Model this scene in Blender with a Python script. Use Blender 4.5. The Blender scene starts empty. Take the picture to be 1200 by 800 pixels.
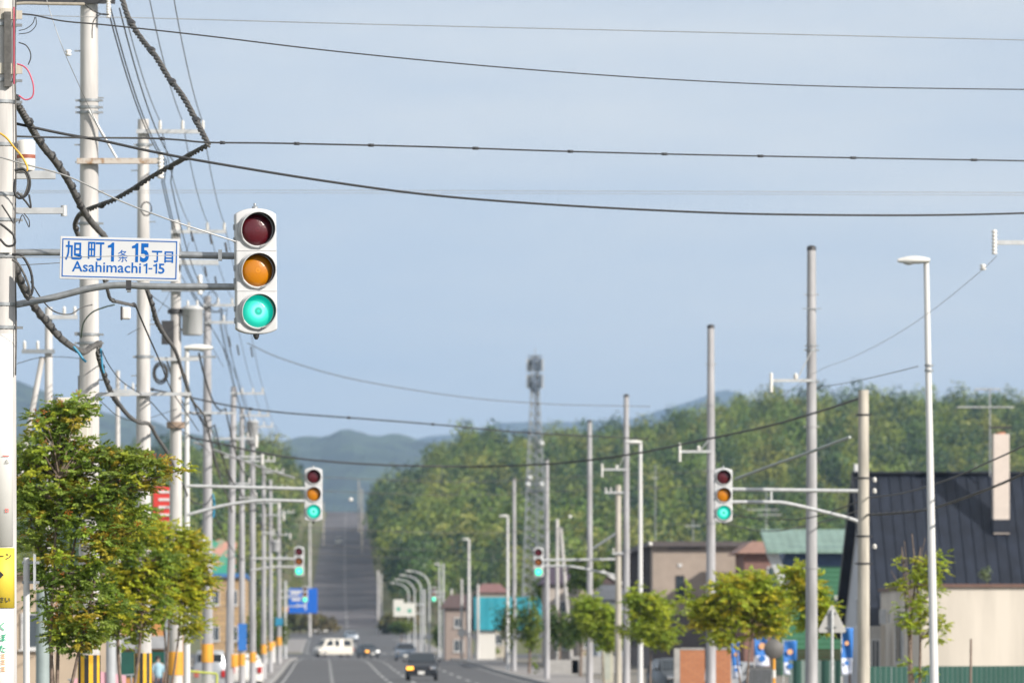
import bpy, bmesh, math, random
import numpy as np
from mathutils import Vector, Matrix, noise as mnoise
R = math.radians
random.seed(7); rng = np.random.default_rng(7)
scene = bpy.context.scene
C = scene.collection

# ------------------------------------------------------------------ camera, sky, sun, exposure
FPX, CX, HY, CAMZ = 6667.0, 380.0, 771.0, 1.6        # focal length in photo pixels, vanishing point of the street
cd = bpy.data.cameras.new('camera'); cam = bpy.data.objects.new('camera', cd); C.objects.link(cam)
scene.camera = cam
cd.sensor_width = 36; cd.sensor_fit = 'HORIZONTAL'; cd.lens = 200
cd.shift_x = (600 - CX) / 1200; cd.shift_y = (HY - 400) / 1200
cd.clip_start = 0.5; cd.clip_end = 60000
cam.location = (0, 0, CAMZ); cam.rotation_euler = (R(90), 0, 0)
cd.dof.use_dof = True; cd.dof.focus_distance = 54.0; cd.dof.aperture_fstop = 4.5

SUN_AZ, SUN_EL = R(50), R(28)                          # azimuth from behind the camera towards the right
sv = Vector((math.sin(SUN_AZ) * math.cos(SUN_EL), -math.cos(SUN_AZ) * math.cos(SUN_EL), math.sin(SUN_EL)))
w = bpy.data.worlds.new('World'); scene.world = w; w.use_nodes = True
nt = w.node_tree; nt.nodes.clear()
out = nt.nodes.new('ShaderNodeOutputWorld'); bg = nt.nodes.new('ShaderNodeBackground')
sky = nt.nodes.new('ShaderNodeTexSky'); sky.sky_type = 'NISHITA'; sky.sun_disc = False
sky.sun_elevation = SUN_EL; sky.sun_rotation = math.atan2(sv.x, sv.y)
sky.air_density = 1.0; sky.dust_density = 0.35; sky.ozone_density = 1.6; sky.altitude = 200
tc = nt.nodes.new('ShaderNodeTexCoord'); mp = nt.nodes.new('ShaderNodeMapping')
mp.inputs['Location'].default_value = (0, 0, 0.16)     # hazy horizon band lifted: autumn air is clear here
nt.links.new(tc.outputs['Generated'], mp.inputs['Vector']); nt.links.new(mp.outputs['Vector'], sky.inputs['Vector'])
# thin high veil
ns = nt.nodes.new('ShaderNodeTexNoise'); ns.inputs['Scale'].default_value = 7; ns.inputs['Detail'].default_value = 6
ns.inputs['Roughness'].default_value = 0.55
mp2 = nt.nodes.new('ShaderNodeMapping'); mp2.inputs['Scale'].default_value = (1, 1, 5); mp2.inputs['Rotation'].default_value = (0, R(20), 0)
nt.links.new(tc.outputs['Generated'], mp2.inputs['Vector']); nt.links.new(mp2.outputs['Vector'], ns.inputs['Vector'])
rp = nt.nodes.new('ShaderNodeMapRange'); rp.inputs['From Min'].default_value = 0.35; rp.inputs['From Max'].default_value = 0.75
rp.inputs['To Min'].default_value = 0.44; rp.inputs['To Max'].default_value = 0.84
nt.links.new(ns.outputs['Fac'], rp.inputs['Value'])
veil = nt.nodes.new('ShaderNodeMixRGB'); veil.inputs['Color2'].default_value = (7.0, 6.9, 6.45, 1)
nt.links.new(rp.outputs['Result'], veil.inputs['Fac']); nt.links.new(sky.outputs['Color'], veil.inputs['Color1'])
nt.links.new(veil.outputs['Color'], bg.inputs['Color']); nt.links.new(bg.outputs['Background'], out.inputs['Surface'])
bg.inputs['Strength'].default_value = 0.10
sl = bpy.data.lights.new('sun', 'SUN'); so = bpy.data.objects.new('sun', sl); C.objects.link(so)
sl.energy = 3.8; sl.angle = R(0.55); sl.color = (1.0, 0.93, 0.83)
so.rotation_euler = (-sv).to_track_quat('-Z', 'Y').to_euler(); so.location = (60, -80, 60)
scene.view_settings.view_transform = 'Standard'; scene.view_settings.look = 'None'
scene.view_settings.exposure = 0.58; scene.view_settings.gamma = 1
scene.render.engine = 'CYCLES'
cy = scene.cycles
cy.use_denoising = True; cy.max_bounces = 6; cy.diffuse_bounces = 2; cy.glossy_bounces = 2; cy.transmission_bounces = 3
cy.transparent_max_bounces = 6; cy.volume_bounces = 0; cy.caustics_reflective = False; cy.caustics_refractive = False
HAZE = True

# ------------------------------------------------------------------ helpers
def pchip(xs, ys):
    xs = np.array(xs, float); ys = np.array(ys, float); h = np.diff(xs); d = np.diff(ys) / h
    m = np.zeros(len(xs)); m[0] = d[0]; m[-1] = d[-1]
    for i in range(1, len(xs) - 1):
        m[i] = 0 if d[i-1] * d[i] <= 0 else 2 * d[i-1] * d[i] / (d[i-1] + d[i])
    def f(x):
        x = np.clip(np.asarray(x, float), xs[0], xs[-1]); i = np.clip(np.searchsorted(xs, x) - 1, 0, len(xs) - 2)
        t = (x - xs[i]) / h[i]
        return ((2*t**3 - 3*t*t + 1) * ys[i] + (t**3 - 2*t*t + t) * h[i] * m[i] + (-2*t**3 + 3*t*t) * ys[i+1] + (t**3 - t*t) * h[i] * m[i+1])
    return f
gz_ = pchip([-400, 200, 306, 353, 453, 575, 650, 750, 950, 1010, 1100, 1400, 1700, 2000, 2150, 2300, 3000, 5000, 16000],
            [0, 0, .42, .7, 1.35, 1.6, 2.05, 3.2, 5.6, 7.1, 11, 24, 38, 51, 56.5, 55, 20, 15, 15])
rs_ = pchip([-400, 1000, 1500, 2150, 3000], [0, 0, 1.3, 4.2, 8])
def gz(y): return float(gz_(y))
def sm(a, b, x):
    t = np.clip((np.asarray(x, float) - a) / (b - a), 0, 1); return t * t * (3 - 2 * t)
def terrain(X, Y):
    b = gz_(Y)
    xr = np.asarray(X, float) - rs_(Y)
    up = sm(950, 1750, Y) * (1 - sm(2200, 3000, Y))
    right = (sm(14, 44, xr) * 15.5 + sm(70, 140, xr) * 11.5 - sm(170, 420, xr) * 3) * up
    left = sm(6, 18, -xr) * 12 * up * (1 - sm(75, 300, -xr) * 0.9)
    return b + right + left
def PX(px, s): return (px - CX) / s
def PZ(py, s): return CAMZ + (HY - py) / s
def W3(px, py, s): return Vector((PX(px, s), FPX / s, PZ(py, s)))

def tagp(o, label=None, cat=None, group=None, kind=None):
    if label: o['label'] = label
    if cat: o['category'] = cat
    if group: o['group'] = group
    if kind: o['kind'] = kind
    return o
def thing(name, label, cat, loc, rz=0.0, group=None):
    o = bpy.data.objects.new(name, None); C.objects.link(o); o.empty_display_size = 0.2
    o.location = loc; o.rotation_euler = (0, 0, rz)
    return tagp(o, label, cat, group)

class MB:
    def __init__(s): s.v = []; s.f = []; s.sm = []; s.mi = []; s.col = []
    def add(s, vs, fs, smooth=False, mi=0):
        b = len(s.v); s.v += [tuple(v) for v in vs]
        s.f += [tuple(b + i for i in f) for f in fs]; s.sm += [smooth] * len(fs); s.mi += [mi] * len(fs)
        return s
    def box(s, c, d, rot=None, mi=0):
        x, y, z = d[0] / 2, d[1] / 2, d[2] / 2
        vs = [Vector(p) for p in ((-x,-y,-z),(x,-y,-z),(x,y,-z),(-x,y,-z),(-x,-y,z),(x,-y,z),(x,y,z),(-x,y,z))]
        if rot is not None: vs = [rot @ v for v in vs]
        c = Vector(c); vs = [v + c for v in vs]
        return s.add(vs, [(3,2,1,0),(4,5,6,7),(0,1,5,4),(1,2,6,5),(2,3,7,6),(3,0,4,7)], mi=mi)
    def tube(s, pts, r, n=8, cap=True, mi=0, smooth=True):
        pts = [Vector(p) for p in pts]; N = len(pts)
        rs = r if isinstance(r, (list, tuple)) else [r] * N
        vs = []; up = None
        for i, p in enumerate(pts):
            t = (pts[min(i+1, N-1)] - pts[max(i-1, 0)])
            t = t.normalized() if t.length > 1e-9 else Vector((0,0,1))
            if up is None:
                up = Vector((0,0,1)) if abs(t.z) < 0.9 else Vector((1,0,0))
            a = t.cross(up)
            if a.length < 1e-4: a = t.cross(Vector((0,1,0)))
            a.normalize(); b = a.cross(t).normalized(); up = b
            for k in range(n):
                q = 2 * math.pi * k / n
                vs.append(p + a * math.cos(q) * rs[i] + b * math.sin(q) * rs[i])
        fs = [(i*n+k, i*n+(k+1) % n, (i+1)*n+(k+1) % n, (i+1)*n+k) for i in range(N-1) for k in range(n)]
        s.add(vs, fs, smooth, mi)
        if cap:
            s.add(vs[:n], [tuple(range(n))], False, mi); s.add(vs[-n:], [tuple(reversed(range(n)))], False, mi)
        return s
    def lathe(s, c, prof, n=16, axis='z', smooth=True, mi=0):
        c = Vector(c); vs = []
        for r, h in prof:
            for k in range(n):
                q = 2 * math.pi * k / n; a, b = r * math.cos(q), r * math.sin(q)
                vs.append(c + (Vector((a, b, h)) if axis == 'z' else Vector((a, h, b)) if axis == 'y' else Vector((h, a, b))))
        m = len(prof)
        fs = [(i*n+k, i*n+(k+1) % n, (i+1)*n+(k+1) % n, (i+1)*n+k) for i in range(m-1) for k in range(n)]
        s.add(vs, fs, smooth, mi); s.add(vs[:n], [tuple(range(n))], False, mi); s.add(vs[-n:], [tuple(reversed(range(n)))], False, mi)
        return s
    def prism(s, poly, a, b, axis='y', mi=0):
        # poly of 2-D points; extruded between a and b along axis
        def P(u, v, t): return (u, t, v) if axis == 'y' else ((t, u, v) if axis == 'x' else (u, v, t))
        n = len(poly); vs = [P(u, v, a) for u, v in poly] + [P(u, v, b) for u, v in poly]
        fs = [tuple(range(n)), tuple(reversed(range(n, 2*n)))] + [(i, n+i, n+(i+1) % n, (i+1) % n) for i in range(n)]
        return s.add(vs, fs, mi=mi)
    def build(s, name, mat, parent=None, loc=None, label=None, bevel=0, fix=True):
        me = bpy.data.meshes.new(name); me.from_pydata(s.v, [], s.f)
        mats = mat if isinstance(mat, (list, tuple)) else [mat]
        for m in mats: me.materials.append(m)
        me.polygons.foreach_set('use_smooth', s.sm); me.polygons.foreach_set('material_index', s.mi)
        if fix:
            bm = bmesh.new(); bm.from_mesh(me); bmesh.ops.recalc_face_normals(bm, faces=bm.faces); bm.to_mesh(me); bm.free()
        me.update()
        o = bpy.data.objects.new(name, me); C.objects.link(o)
        if parent: o.parent = parent
        if loc: o.location = loc
        if label: o['label'] = label
        if bevel:
            b = o.modifiers.new('bevel', 'BEVEL'); b.width = bevel; b.segments = 2; b.limit_method = 'ANGLE'; b.angle_limit = R(40)
        return o

_m = {}
def mat(name, col, rough=0.6, metal=0.0, var=0.12, scale=3.0, emit=None, estr=1.0, bump=0.0, col2=None, streak=False, coord='Object', spec=0.5, alpha=1, vscale=None, thr=None):
    if name in _m: return _m[name]
    m = bpy.data.materials.new(name); m.use_nodes = True; t = m.node_tree; b = t.nodes['Principled BSDF']
    b.inputs['Roughness'].default_value = rough; b.inputs['Metallic'].default_value = metal
    b.inputs['Specular IOR Level'].default_value = spec
    tcn = t.nodes.new('ShaderNodeTexCoord'); mpn = t.nodes.new('ShaderNodeMapping'); n = t.nodes.new('ShaderNodeTexNoise')
    n.inputs['Scale'].default_value = scale; n.inputs['Detail'].default_value = 6; n.inputs['Roughness'].default_value = 0.6
    if streak: mpn.inputs['Scale'].default_value = (1, 1, 0.12)
    if vscale: mpn.inputs['Scale'].default_value = vscale
    t.links.new(tcn.outputs[coord], mpn.inputs['Vector']); t.links.new(mpn.outputs['Vector'], n.inputs['Vector'])
    cr = t.nodes.new('ShaderNodeValToRGB'); c = Vector(col); c2 = Vector(col2) if col2 else c * (1 - var)
    c1 = c if col2 else c * (1 + var * .6)
    lo, hi = thr if thr else (0.35, 0.65)
    cr.color_ramp.elements[0].position = lo; cr.color_ramp.elements[1].position = hi
    cr.color_ramp.elements[0].color = (*c2, 1); cr.color_ramp.elements[1].color = (*c1, 1)
    t.links.new(n.outputs['Fac'], cr.inputs['Fac']); t.links.new(cr.outputs['Color'], b.inputs['Base Color'])
    if bump:
        bp = t.nodes.new('ShaderNodeBump'); bp.inputs['Strength'].default_value = bump; bp.inputs['Distance'].default_value = 0.02
        t.links.new(n.outputs['Fac'], bp.inputs['Height']); t.links.new(bp.outputs['Normal'], b.inputs['Normal'])
    if emit:
        b.inputs['Emission Color'].default_value = (*emit, 1); b.inputs['Emission Strength'].default_value = estr
    if alpha < 1: b.inputs['Alpha'].default_value = alpha
    _m[name] = m; return m
def brickmat(name, c1, c2, mortar, scale, w_=0.5, h_=0.25, ms=0.02, rot=None, rough=0.8):
    if name in _m: return _m[name]
    m = bpy.data.materials.new(name); m.use_nodes = True; t = m.node_tree; b = t.nodes['Principled BSDF']
    tcn = t.nodes.new('ShaderNodeTexCoord'); sp = t.nodes.new('ShaderNodeSeparateXYZ'); ad = t.nodes.new('ShaderNodeMath'); cb = t.nodes.new('ShaderNodeCombineXYZ')
    br = t.nodes.new('ShaderNodeTexBrick'); b.inputs['Roughness'].default_value = rough
    t.links.new(tcn.outputs['Object'], sp.inputs[0]); t.links.new(sp.outputs['X'], ad.inputs[0]); t.links.new(sp.outputs['Y'], ad.inputs[1])
    t.links.new(ad.outputs[0], cb.inputs['X']); t.links.new(sp.outputs['Z'], cb.inputs['Y']); t.links.new(cb.outputs[0], br.inputs['Vector'])
    br.inputs['Color1'].default_value = (*c1, 1); br.inputs['Color2'].default_value = (*c2, 1); br.inputs['Mortar'].default_value = (*mortar, 1)
    br.inputs['Scale'].default_value = scale; br.inputs['Brick Width'].default_value = w_; br.inputs['Row Height'].default_value = h_; br.inputs['Mortar Size'].default_value = ms
    t.links.new(br.outputs['Color'], b.inputs['Base Color']); _m[name] = m; return m

concrete = mat('pole_concrete', (.57,.55,.535), .75, var=.32, scale=4, streak=True, bump=.15)
concrete_grey = mat('grey_pole_concrete', (.40,.395,.41), .8, var=.32, scale=4, streak=True, bump=.2)
concrete_old = mat('old_pole_concrete', (.50,.46,.40), .85, var=.3, scale=6, streak=True, bump=.3)
white_paint = mat('white_painted_steel', (.68,.675,.67), .4, var=.07, scale=4, streak=True)
galv = mat('galvanised_steel', (.36,.38,.40), .45, metal=.55, var=.2, scale=14)
galv_light = mat('pale_galvanised_steel', (.58,.59,.60), .5, metal=.3, var=.15, scale=10)
rusty = mat('rusty_steel', (.55,.5,.45), .7, col2=(.32,.19,.10), scale=9, thr=(.38,.52))
black_cable = mat('black_cable', (.035,.035,.037), .55, var=.3, scale=30)
grey_cable = mat('weathered_cable', (.12,.115,.11), .7, var=.35, scale=25)
tan_cable = mat('tan_cable', (.30,.27,.22), .6, var=.2, scale=10)
pale_wire = mat('pale_wire', (.42,.42,.42), .45, metal=.4, var=.15)
blue_wrap = mat('blue_plastic', (.03,.25,.42), .4, var=.1)
pink_cable = mat('pink_cable', (.62,.09,.15), .4, var=.1)
yellow_cable = mat('yellow_cable', (.75,.42,.03), .4, var=.1)
porcelain = mat('porcelain', (.78,.76,.73), .25, var=.05)
porc_brown = mat('red_brown_band', (.33,.10,.06), .5, var=.1)
dark_steel = mat('dark_steel', (.07,.07,.075), .5, metal=.4, var=.2)
tank = mat('transformer_paint', (.50,.51,.52), .45, var=.12, scale=4, streak=True)
sig_white = mat('signal_housing', (.57,.575,.585), .38, var=.10, scale=6, streak=True)
hood_in = mat('hood_black', (.03,.032,.035), .5, var=.1)
hood_out = mat('hood_grey', (.55,.55,.56), .45, var=.06)
rubber = mat('tyre_rubber', (.025,.025,.027), .8)
glass = mat('car_glass', (.02,.028,.036), .05, var=.05, spec=.8)
win_glass = mat('window_glass', (.05,.065,.08), .08, var=.1, spec=.9)
chrome = mat('chrome', (.6,.6,.62), .2, metal=.9)
yel = mat('hazard_yellow', (.80,.46,.02), .5, var=.12, scale=8)
blk = mat('hazard_black', (.03,.03,.03), .6)
orange_ref = mat('orange_reflective', (.78,.36,.04), .5, var=.12)
asphalt = mat('asphalt', (.105,.106,.112), .9, col2=(.078,.079,.084), scale=.25, bump=.1)
asphalt_patch = mat('patched_asphalt', (.15,.14,.15), .95, col2=(.085,.08,.09), scale=.022, vscale=(1.6,1.6,1), thr=(.46,.54))
road_white = mat('road_paint', (.44,.44,.43), .7, col2=(.24,.24,.24), scale=3, thr=(.3,.5))
pave = brickmat('pavement_slabs', (.27,.25,.24), (.31,.29,.28), (.18,.17,.16), 1.0, .6, .3, .02)
kerbm = mat('kerb_concrete', (.38,.37,.36), .85, var=.25, scale=2)
grassm = mat('ground_grass', (.10,.13,.035), .95, col2=(.16,.13,.075), scale=.08)
earth = mat('yard_ground', (.22,.20,.17), .95, var=.3, scale=.4)
bark = mat('bark', (.20,.15,.12), .9, var=.35, scale=14, bump=.4)

def leafmat(name, trans=0.5, nf=.28):
    if name in _m: return _m[name]
    m = bpy.data.materials.new(name); m.use_nodes = True; t = m.node_tree; t.nodes.clear()
    o = t.nodes.new('ShaderNodeOutputMaterial'); a = t.nodes.new('ShaderNodeVertexColor'); a.layer_name = 'Col'
    d = t.nodes.new('ShaderNodeBsdfPrincipled'); d.inputs['Roughness'].default_value = .5; d.inputs['Specular IOR Level'].default_value = .35
    tr = t.nodes.new('ShaderNodeBsdfTranslucent'); mx = t.nodes.new('ShaderNodeMixShader'); mx.inputs[0].default_value = trans
    n = t.nodes.new('ShaderNodeTexNoise'); n.inputs['Scale'].default_value = 1.3
    tcn = t.nodes.new('ShaderNodeTexCoord'); t.links.new(tcn.outputs['Object'], n.inputs['Vector'])
    h = t.nodes.new('ShaderNodeMixRGB'); h.blend_type = 'MULTIPLY'; h.inputs[0].default_value = nf
    t.links.new(a.outputs['Color'], h.inputs[1]); t.links.new(n.outputs['Color'], h.inputs[2])
    g = t.nodes.new('ShaderNodeMixRGB'); g.blend_type = 'MULTIPLY'; g.inputs[0].default_value = 1; g.inputs[2].default_value = (1.35,1.35,1.2,1)
    t.links.new(h.outputs[0], g.inputs[1])
    t.links.new(g.outputs[0], d.inputs['Base Color']); t.links.new(g.outputs[0], tr.inputs['Color'])
    t.links.new(d.outputs[0], mx.inputs[1]); t.links.new(tr.outputs[0], mx.inputs[2]); t.links.new(mx.outputs[0], o.inputs['Surface'])
    _m[name] = m; return m
leafm = leafmat('leaves'); leafm_far = leafmat('wood_foliage', .10, .0)

def quads_mesh(name, V, F, colors, m, parent=None, loc=None):
    """V (n,3) array, F (k,4) array of quads, colors (k,3) one per face"""
    me = bpy.data.meshes.new(name); nv, nf = len(V), len(F)
    me.vertices.add(nv); me.vertices.foreach_set('co', np.ascontiguousarray(V, dtype=np.float32).ravel())
    me.loops.add(nf * 4); me.loops.foreach_set('vertex_index', np.ascontiguousarray(F, dtype=np.int32).ravel())
    me.polygons.add(nf); me.polygons.foreach_set('loop_start', np.arange(0, nf * 4, 4, dtype=np.int32))
    ca = me.color_attributes.new('Col', 'FLOAT_COLOR', 'CORNER')
    cc = np.ones((nf, 4, 4), np.float32); cc[:, :, :3] = colors[:, None, :]
    ca.data.foreach_set('color', cc.ravel())
    me.materials.append(m); me.update(calc_edges=True); me.validate()
    o = bpy.data.objects.new(name, me); C.objects.link(o)
    if parent: o.parent = parent
    if loc: o.location = loc
    return o

import os
FONT = None
try: FONT = bpy.data.fonts.load(os.path.join(bpy.utils.system_resource('DATAFILES'), 'fonts', 'Noto Sans CJK Regular.woff2'))
except Exception: pass
def text_mesh(name, body, size, m, parent, loc, rot=(R(90), 0, 0), offset=0.0, sx=1.0, align='CENTER', label=None, fit=None, em=2.3, cjk=True):
    cu = bpy.data.curves.new(name, 'FONT'); cu.body = body; cu.font = (FONT if cjk and FONT else cu.font); cu.size = size * em; cu.align_x = align; cu.align_y = 'CENTER'
    cu.offset = offset; cu.extrude = 0.0008; cu.resolution_u = 3
    to = bpy.data.objects.new(name + '_tmp', cu); C.objects.link(to)
    dg = bpy.context.evaluated_depsgraph_get(); dg.update()
    me = bpy.data.meshes.new_from_object(to.evaluated_get(dg)); bpy.data.objects.remove(to)
    if fit:
        co = np.zeros(len(me.vertices) * 3); me.vertices.foreach_get('co', co); co = co.reshape(-1, 3); lo, hi = co.min(0), co.max(0)
        co[:, 0] = (co[:, 0] - (lo[0] + hi[0]) / 2) * fit[0] / (hi[0] - lo[0]); co[:, 1] = (co[:, 1] - (lo[1] + hi[1]) / 2) * fit[1] / (hi[1] - lo[1])
        me.vertices.foreach_set('co', co.ravel()); me.update()
    me.name = name; me.materials.clear(); me.materials.append(m)
    o = bpy.data.objects.new(name, me); C.objects.link(o); o.parent = parent; o.location = loc; o.rotation_euler = rot; o.scale = (sx, 1, 1)
    if label: o['label'] = label
    return o

def catmull(pts, k=8):
    pts = [Vector(p) for p in pts]
    if len(pts) == 2: return [pts[0].lerp(pts[1], i / k) for i in range(k + 1)]
    P = [2 * pts[0] - pts[1]] + pts + [2 * pts[-1] - pts[-2]]; o = []
    for i in range(1, len(P) - 2):
        a, b, c, d = P[i-1], P[i], P[i+1], P[i+2]
        for j in range(k):
            t = j / k
            o.append(0.5 * ((2*b) + (-a + c) * t + (2*a - 5*b + 4*c - d) * t*t + (-a + 3*b - 3*c + d) * t**3))
    o.append(pts[-1]); return o
def sag(a, b, d, n=14):
    a, b = Vector(a), Vector(b)
    return [a.lerp(b, i / n) - Vector((0, 0, 4 * d * (i / n) * (1 - i / n))) for i in range(n + 1)]

# ------------------------------------------------------------------ ground, road, hills
ys = np.unique(np.concatenate([np.arange(-60, 1000, 10), np.arange(1000, 2400, 20), np.arange(2400, 4000, 100), np.arange(4000, 22001, 1000)])).astype(float)
xs = np.unique(np.concatenate([-np.geomspace(60, 12000, 18), np.arange(-60, -9, 10), [-14, -8, -2.95, 11.25, 14, 17], np.arange(20, 140, 10), np.arange(140, 520, 40), np.geomspace(520, 12000, 12)]))
XX, YY = np.meshgrid(xs, ys, indexing='xy'); XX = XX + rs_(YY); ZZ = terrain(XX, YY)
nx, ny = len(xs), len(ys); V = np.stack([XX, YY, ZZ], -1).reshape(-1, 3)
F = [(j*nx+i, j*nx+i+1, (j+1)*nx+i+1, (j+1)*nx+i) for j in range(ny-1) for i in range(nx-1)]
g = MB(); g.add(V, F, True); tagp(g.build('ground', grassm, fix=False), kind='structure')
def strip(x0, x1, y0, y1, lift, m, name, shift=True, zf=None, seg=10):
    b = MB(); yy = [y for y in ys if y0 < y < y1]; yy = [y0] + yy + [y1]; vs = []
    for y in yy:
        sh = float(rs_(y)) if shift else 0; lf = lift + (0.03 if y > 700 else 0.0)
        vs += [(x0 + sh, y, gz(y) + lf), (x1 + sh, y, gz(y) + lf)]
    b.add(vs, [(2*i, 2*i+1, 2*i+3, 2*i+2) for i in range(len(yy)-1)]); return b
RL, RR = -2.6, 10.9
strip(RL, RR, -60, 1005, .006, asphalt, '').build('road', asphalt, fix=False)['kind'] = 'structure'
strip(RL - .3, RR + .3, 1005, 2290, .006, asphalt_patch, '').build('hill_road', asphalt_patch, fix=False)['kind'] = 'structure'
b = MB()
for (a, c) in ((566, 660), (868, 965)):
    yy = [a] + [y for y in ys if a < y < c] + [c]
    for (x0, x1) in ((-90, RL), (RR, 110)):
        vs = []
        for y in yy: lf = .006 + (.03 if y > 700 else 0); vs += [(x0, y, float(terrain(x0, y)) + lf), (x1, y, gz(y) + lf)]
        b.add(vs, [(2*i, 2*i+1, 2*i+3, 2*i+2) for i in range(len(yy)-1)])
tagp(b.build('cross_road', asphalt, fix=False), kind='structure')
# markings
mk = MB()
def mark(x0, x1, y0, y1, up=.012):
    q = []
    for y in (y0, y1):
        sh = float(rs_(y)); z = gz(y) + up + (.045 if y > 700 else 0); q += [(x0+sh, y, z), (x1+sh, y, z)]
    mk.add(q, [(0,1,3,2)])
for y in range(60, 556, 20):
    mark(.32, .50, y, y + 9); mark(7.6, 7.78, y, y + 9)
    if y < 540: mark(3.25, 3.45, y + 4, y + 14)
    mark(4.5, 4.7, y + 9, y + 18)
for y in range(0, 1000, 10):
    if not (560 < y < 665 or 860 < y < 970): mark(RL + .4, RL + .5, y, y + 10.0); mark(RR - .5, RR - .4, y, y + 10.0)
for k in range(13): mark(RL + .4 + k * 1.0, RL + .9 + k * 1.0, 555, 561)
for k in range(13): mark(RL + .4 + k * 1.0, RL + .9 + k * 1.0, 664, 670)
mark(RL, 3.3, 548, 549); 
for y in range(670, 860, 12): mark(3.9, 4.2, y, y + 7); mark(.4, .6, y, y + 6)
for y in range(1010, 2150, 24): mark(3.95, 4.25, y, y + 9)
tagp(mk.build('road_markings', road_white, fix=False), kind='structure')
def slab(x0, x1, y0, y1, h, m, name):
    b = MB(); yy = [y0] + [y for y in ys if y0 < y < y1] + [y1]; vs = []
    for y in yy: z = gz(y); vs += [(x0, y, z - .1), (x0, y, z + h), (x1, y, z + h), (x1, y, z - .1)]
    n = len(yy); fs = []
    for i in range(n-1):
        for k in range(3): fs.append((4*i+k, 4*i+k+1, 4*i+4+k+1, 4*i+4+k))
    fs += [(0,1,2,3), (4*n-1, 4*n-2, 4*n-3, 4*n-4)]
    b.add(vs, fs); return tagp(b.build(name, m), kind='structure')
for (a, c) in ((-60, 45), (62, 118), (136, 222), (238, 556), (672, 860)):
    slab(RL - .15, RL - .001, a, c, .15, kerbm, 'kerb'); slab(RL - 3.2, RL - .152, a, c, .145, pave, 'pavement')
    slab(RR + .001, RR + .15, a, c, .15, kerbm, 'kerb'); slab(RR + .152, RR + 3.2, a, c, .145, pave, 'pavement')
for (x0, x1) in ((-40, RL - 3.25), (RR + 3.25, 60)):
    tagp(strip(x0, x1, 140, 555, .02, earth, '', False).build('yard_ground', earth, fix=False), kind='structure')

hillm = mat('far_hill_forest', (.055,.085,.045), .95, col2=(.014,.028,.018), scale=.012, thr=(.40,.60), bump=1)
def hills(name, D, prof, depth, seed, m):
    s = FPX / D; pf = pchip([p[0] for p in prof], [p[1] for p in prof])
    pxs = np.linspace(prof[0][0], prof[-1][0], 260); rows = np.linspace(-1, 1, 60)
    vs = []
    for r in rows:
        y = D + r * depth
        for px in pxs:
            x = PX(px, s); zc = PZ(float(pf(px)), s)
            fall = (1 - abs(r) ** 1.6)
            n1 = mnoise.fractal((x / 260 + seed, y / 260, 0), 0.9, 2.0, 5) * 22 * (abs(r) ** .5) * (1 - abs(r))
            n2 = mnoise.noise((x / 45, y / 45, seed)) * 9 + mnoise.noise((x / 18, y / 18, seed)) * 4
            vs.append((x, y, max(8, (zc - 3) * fall + n1 * 2 + n2 + 4 * (1 - fall))))
    n = len(pxs)
    b = MB(); b.add(vs, [(j*n+i, j*n+i+1, (j+1)*n+i+1, (j+1)*n+i) for j in range(len(rows)-1) for i in range(n-1)], False)
    return tagp(b.build(name, m, fix=False), kind='structure')
hills('hills', 8600, [(-900,470),(-300,455),(-60,448),(20,448),(60,462),(130,486),(200,506),(270,520),(330,519),(365,518),(385,511),(402,506),(425,509),(455,514),(520,520),(700,530),(1400,520),(2000,500)], 3000, 3.1, hillm)
hills('far_hills', 14500, [(-900,520),(200,530),(520,512),(600,494),(650,496),(740,490),(790,474),(825,462),(846,456),(862,461),(885,474),(930,484),(980,486),(1015,478),(1060,490),(1400,480),(2200,500)], 3200, 9.7, hillm)

# ------------------------------------------------------------------ woods on the hill (a mass nobody could count)
def tree_cloud(cx, cy, cz, rad, hgt, n, col, rs, qs=.28, jit=.55, cv=(.72, 1.3)):
    """leaf clumps spread over and through a lobed crown; returns quads"""
    nl = 7
    lo = rs.normal(size=(nl, 3)) * np.array([.36, .36, .34]) ; lo[0] = 0; lr = rs.uniform(.42, .68, nl); lr[0] = .8
    li = rs.integers(0, nl, n)
    d = rs.normal(size=(n, 3)); d /= np.linalg.norm(d, axis=1)[:, None]
    rr = rs.uniform(.55, 1.04, n)[:, None]
    P = lo[li] + d * lr[li][:, None] * rr
    P[:, :2] *= rad; P[:, 2] = cz + hgt * (.58 + P[:, 2] * .40)
    P[:, 0] += cx; P[:, 1] += cy
    sz = rs.uniform(.5, 1.0, n)[:, None] * rad * qs
    nrm = d + rs.normal(size=(n, 3)) * jit; nrm /= np.linalg.norm(nrm, axis=1)[:, None]
    a = np.cross(nrm, rs.normal(size=(n, 3))); a /= np.linalg.norm(a, axis=1)[:, None]; b_ = np.cross(nrm, a)
    Q = np.stack([P - a*sz, P - b_*sz*.8, P + a*sz, P + b_*sz*.8], 1)
    c = col[None, :] * rs.uniform(cv[0], cv[1], (n, 1))
    return Q.reshape(-1, 3), c
GR = [np.array(c) for c in ((.075,.125,.02), (.105,.15,.024), (.035,.07,.02), (.145,.175,.03), (.05,.09,.024), (.155,.165,.035), (.022,.045,.02), (.12,.155,.026), (.025,.052,.022))]  # mixed tree greens; the darkest also stand in for shaded gaps between crowns
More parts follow.
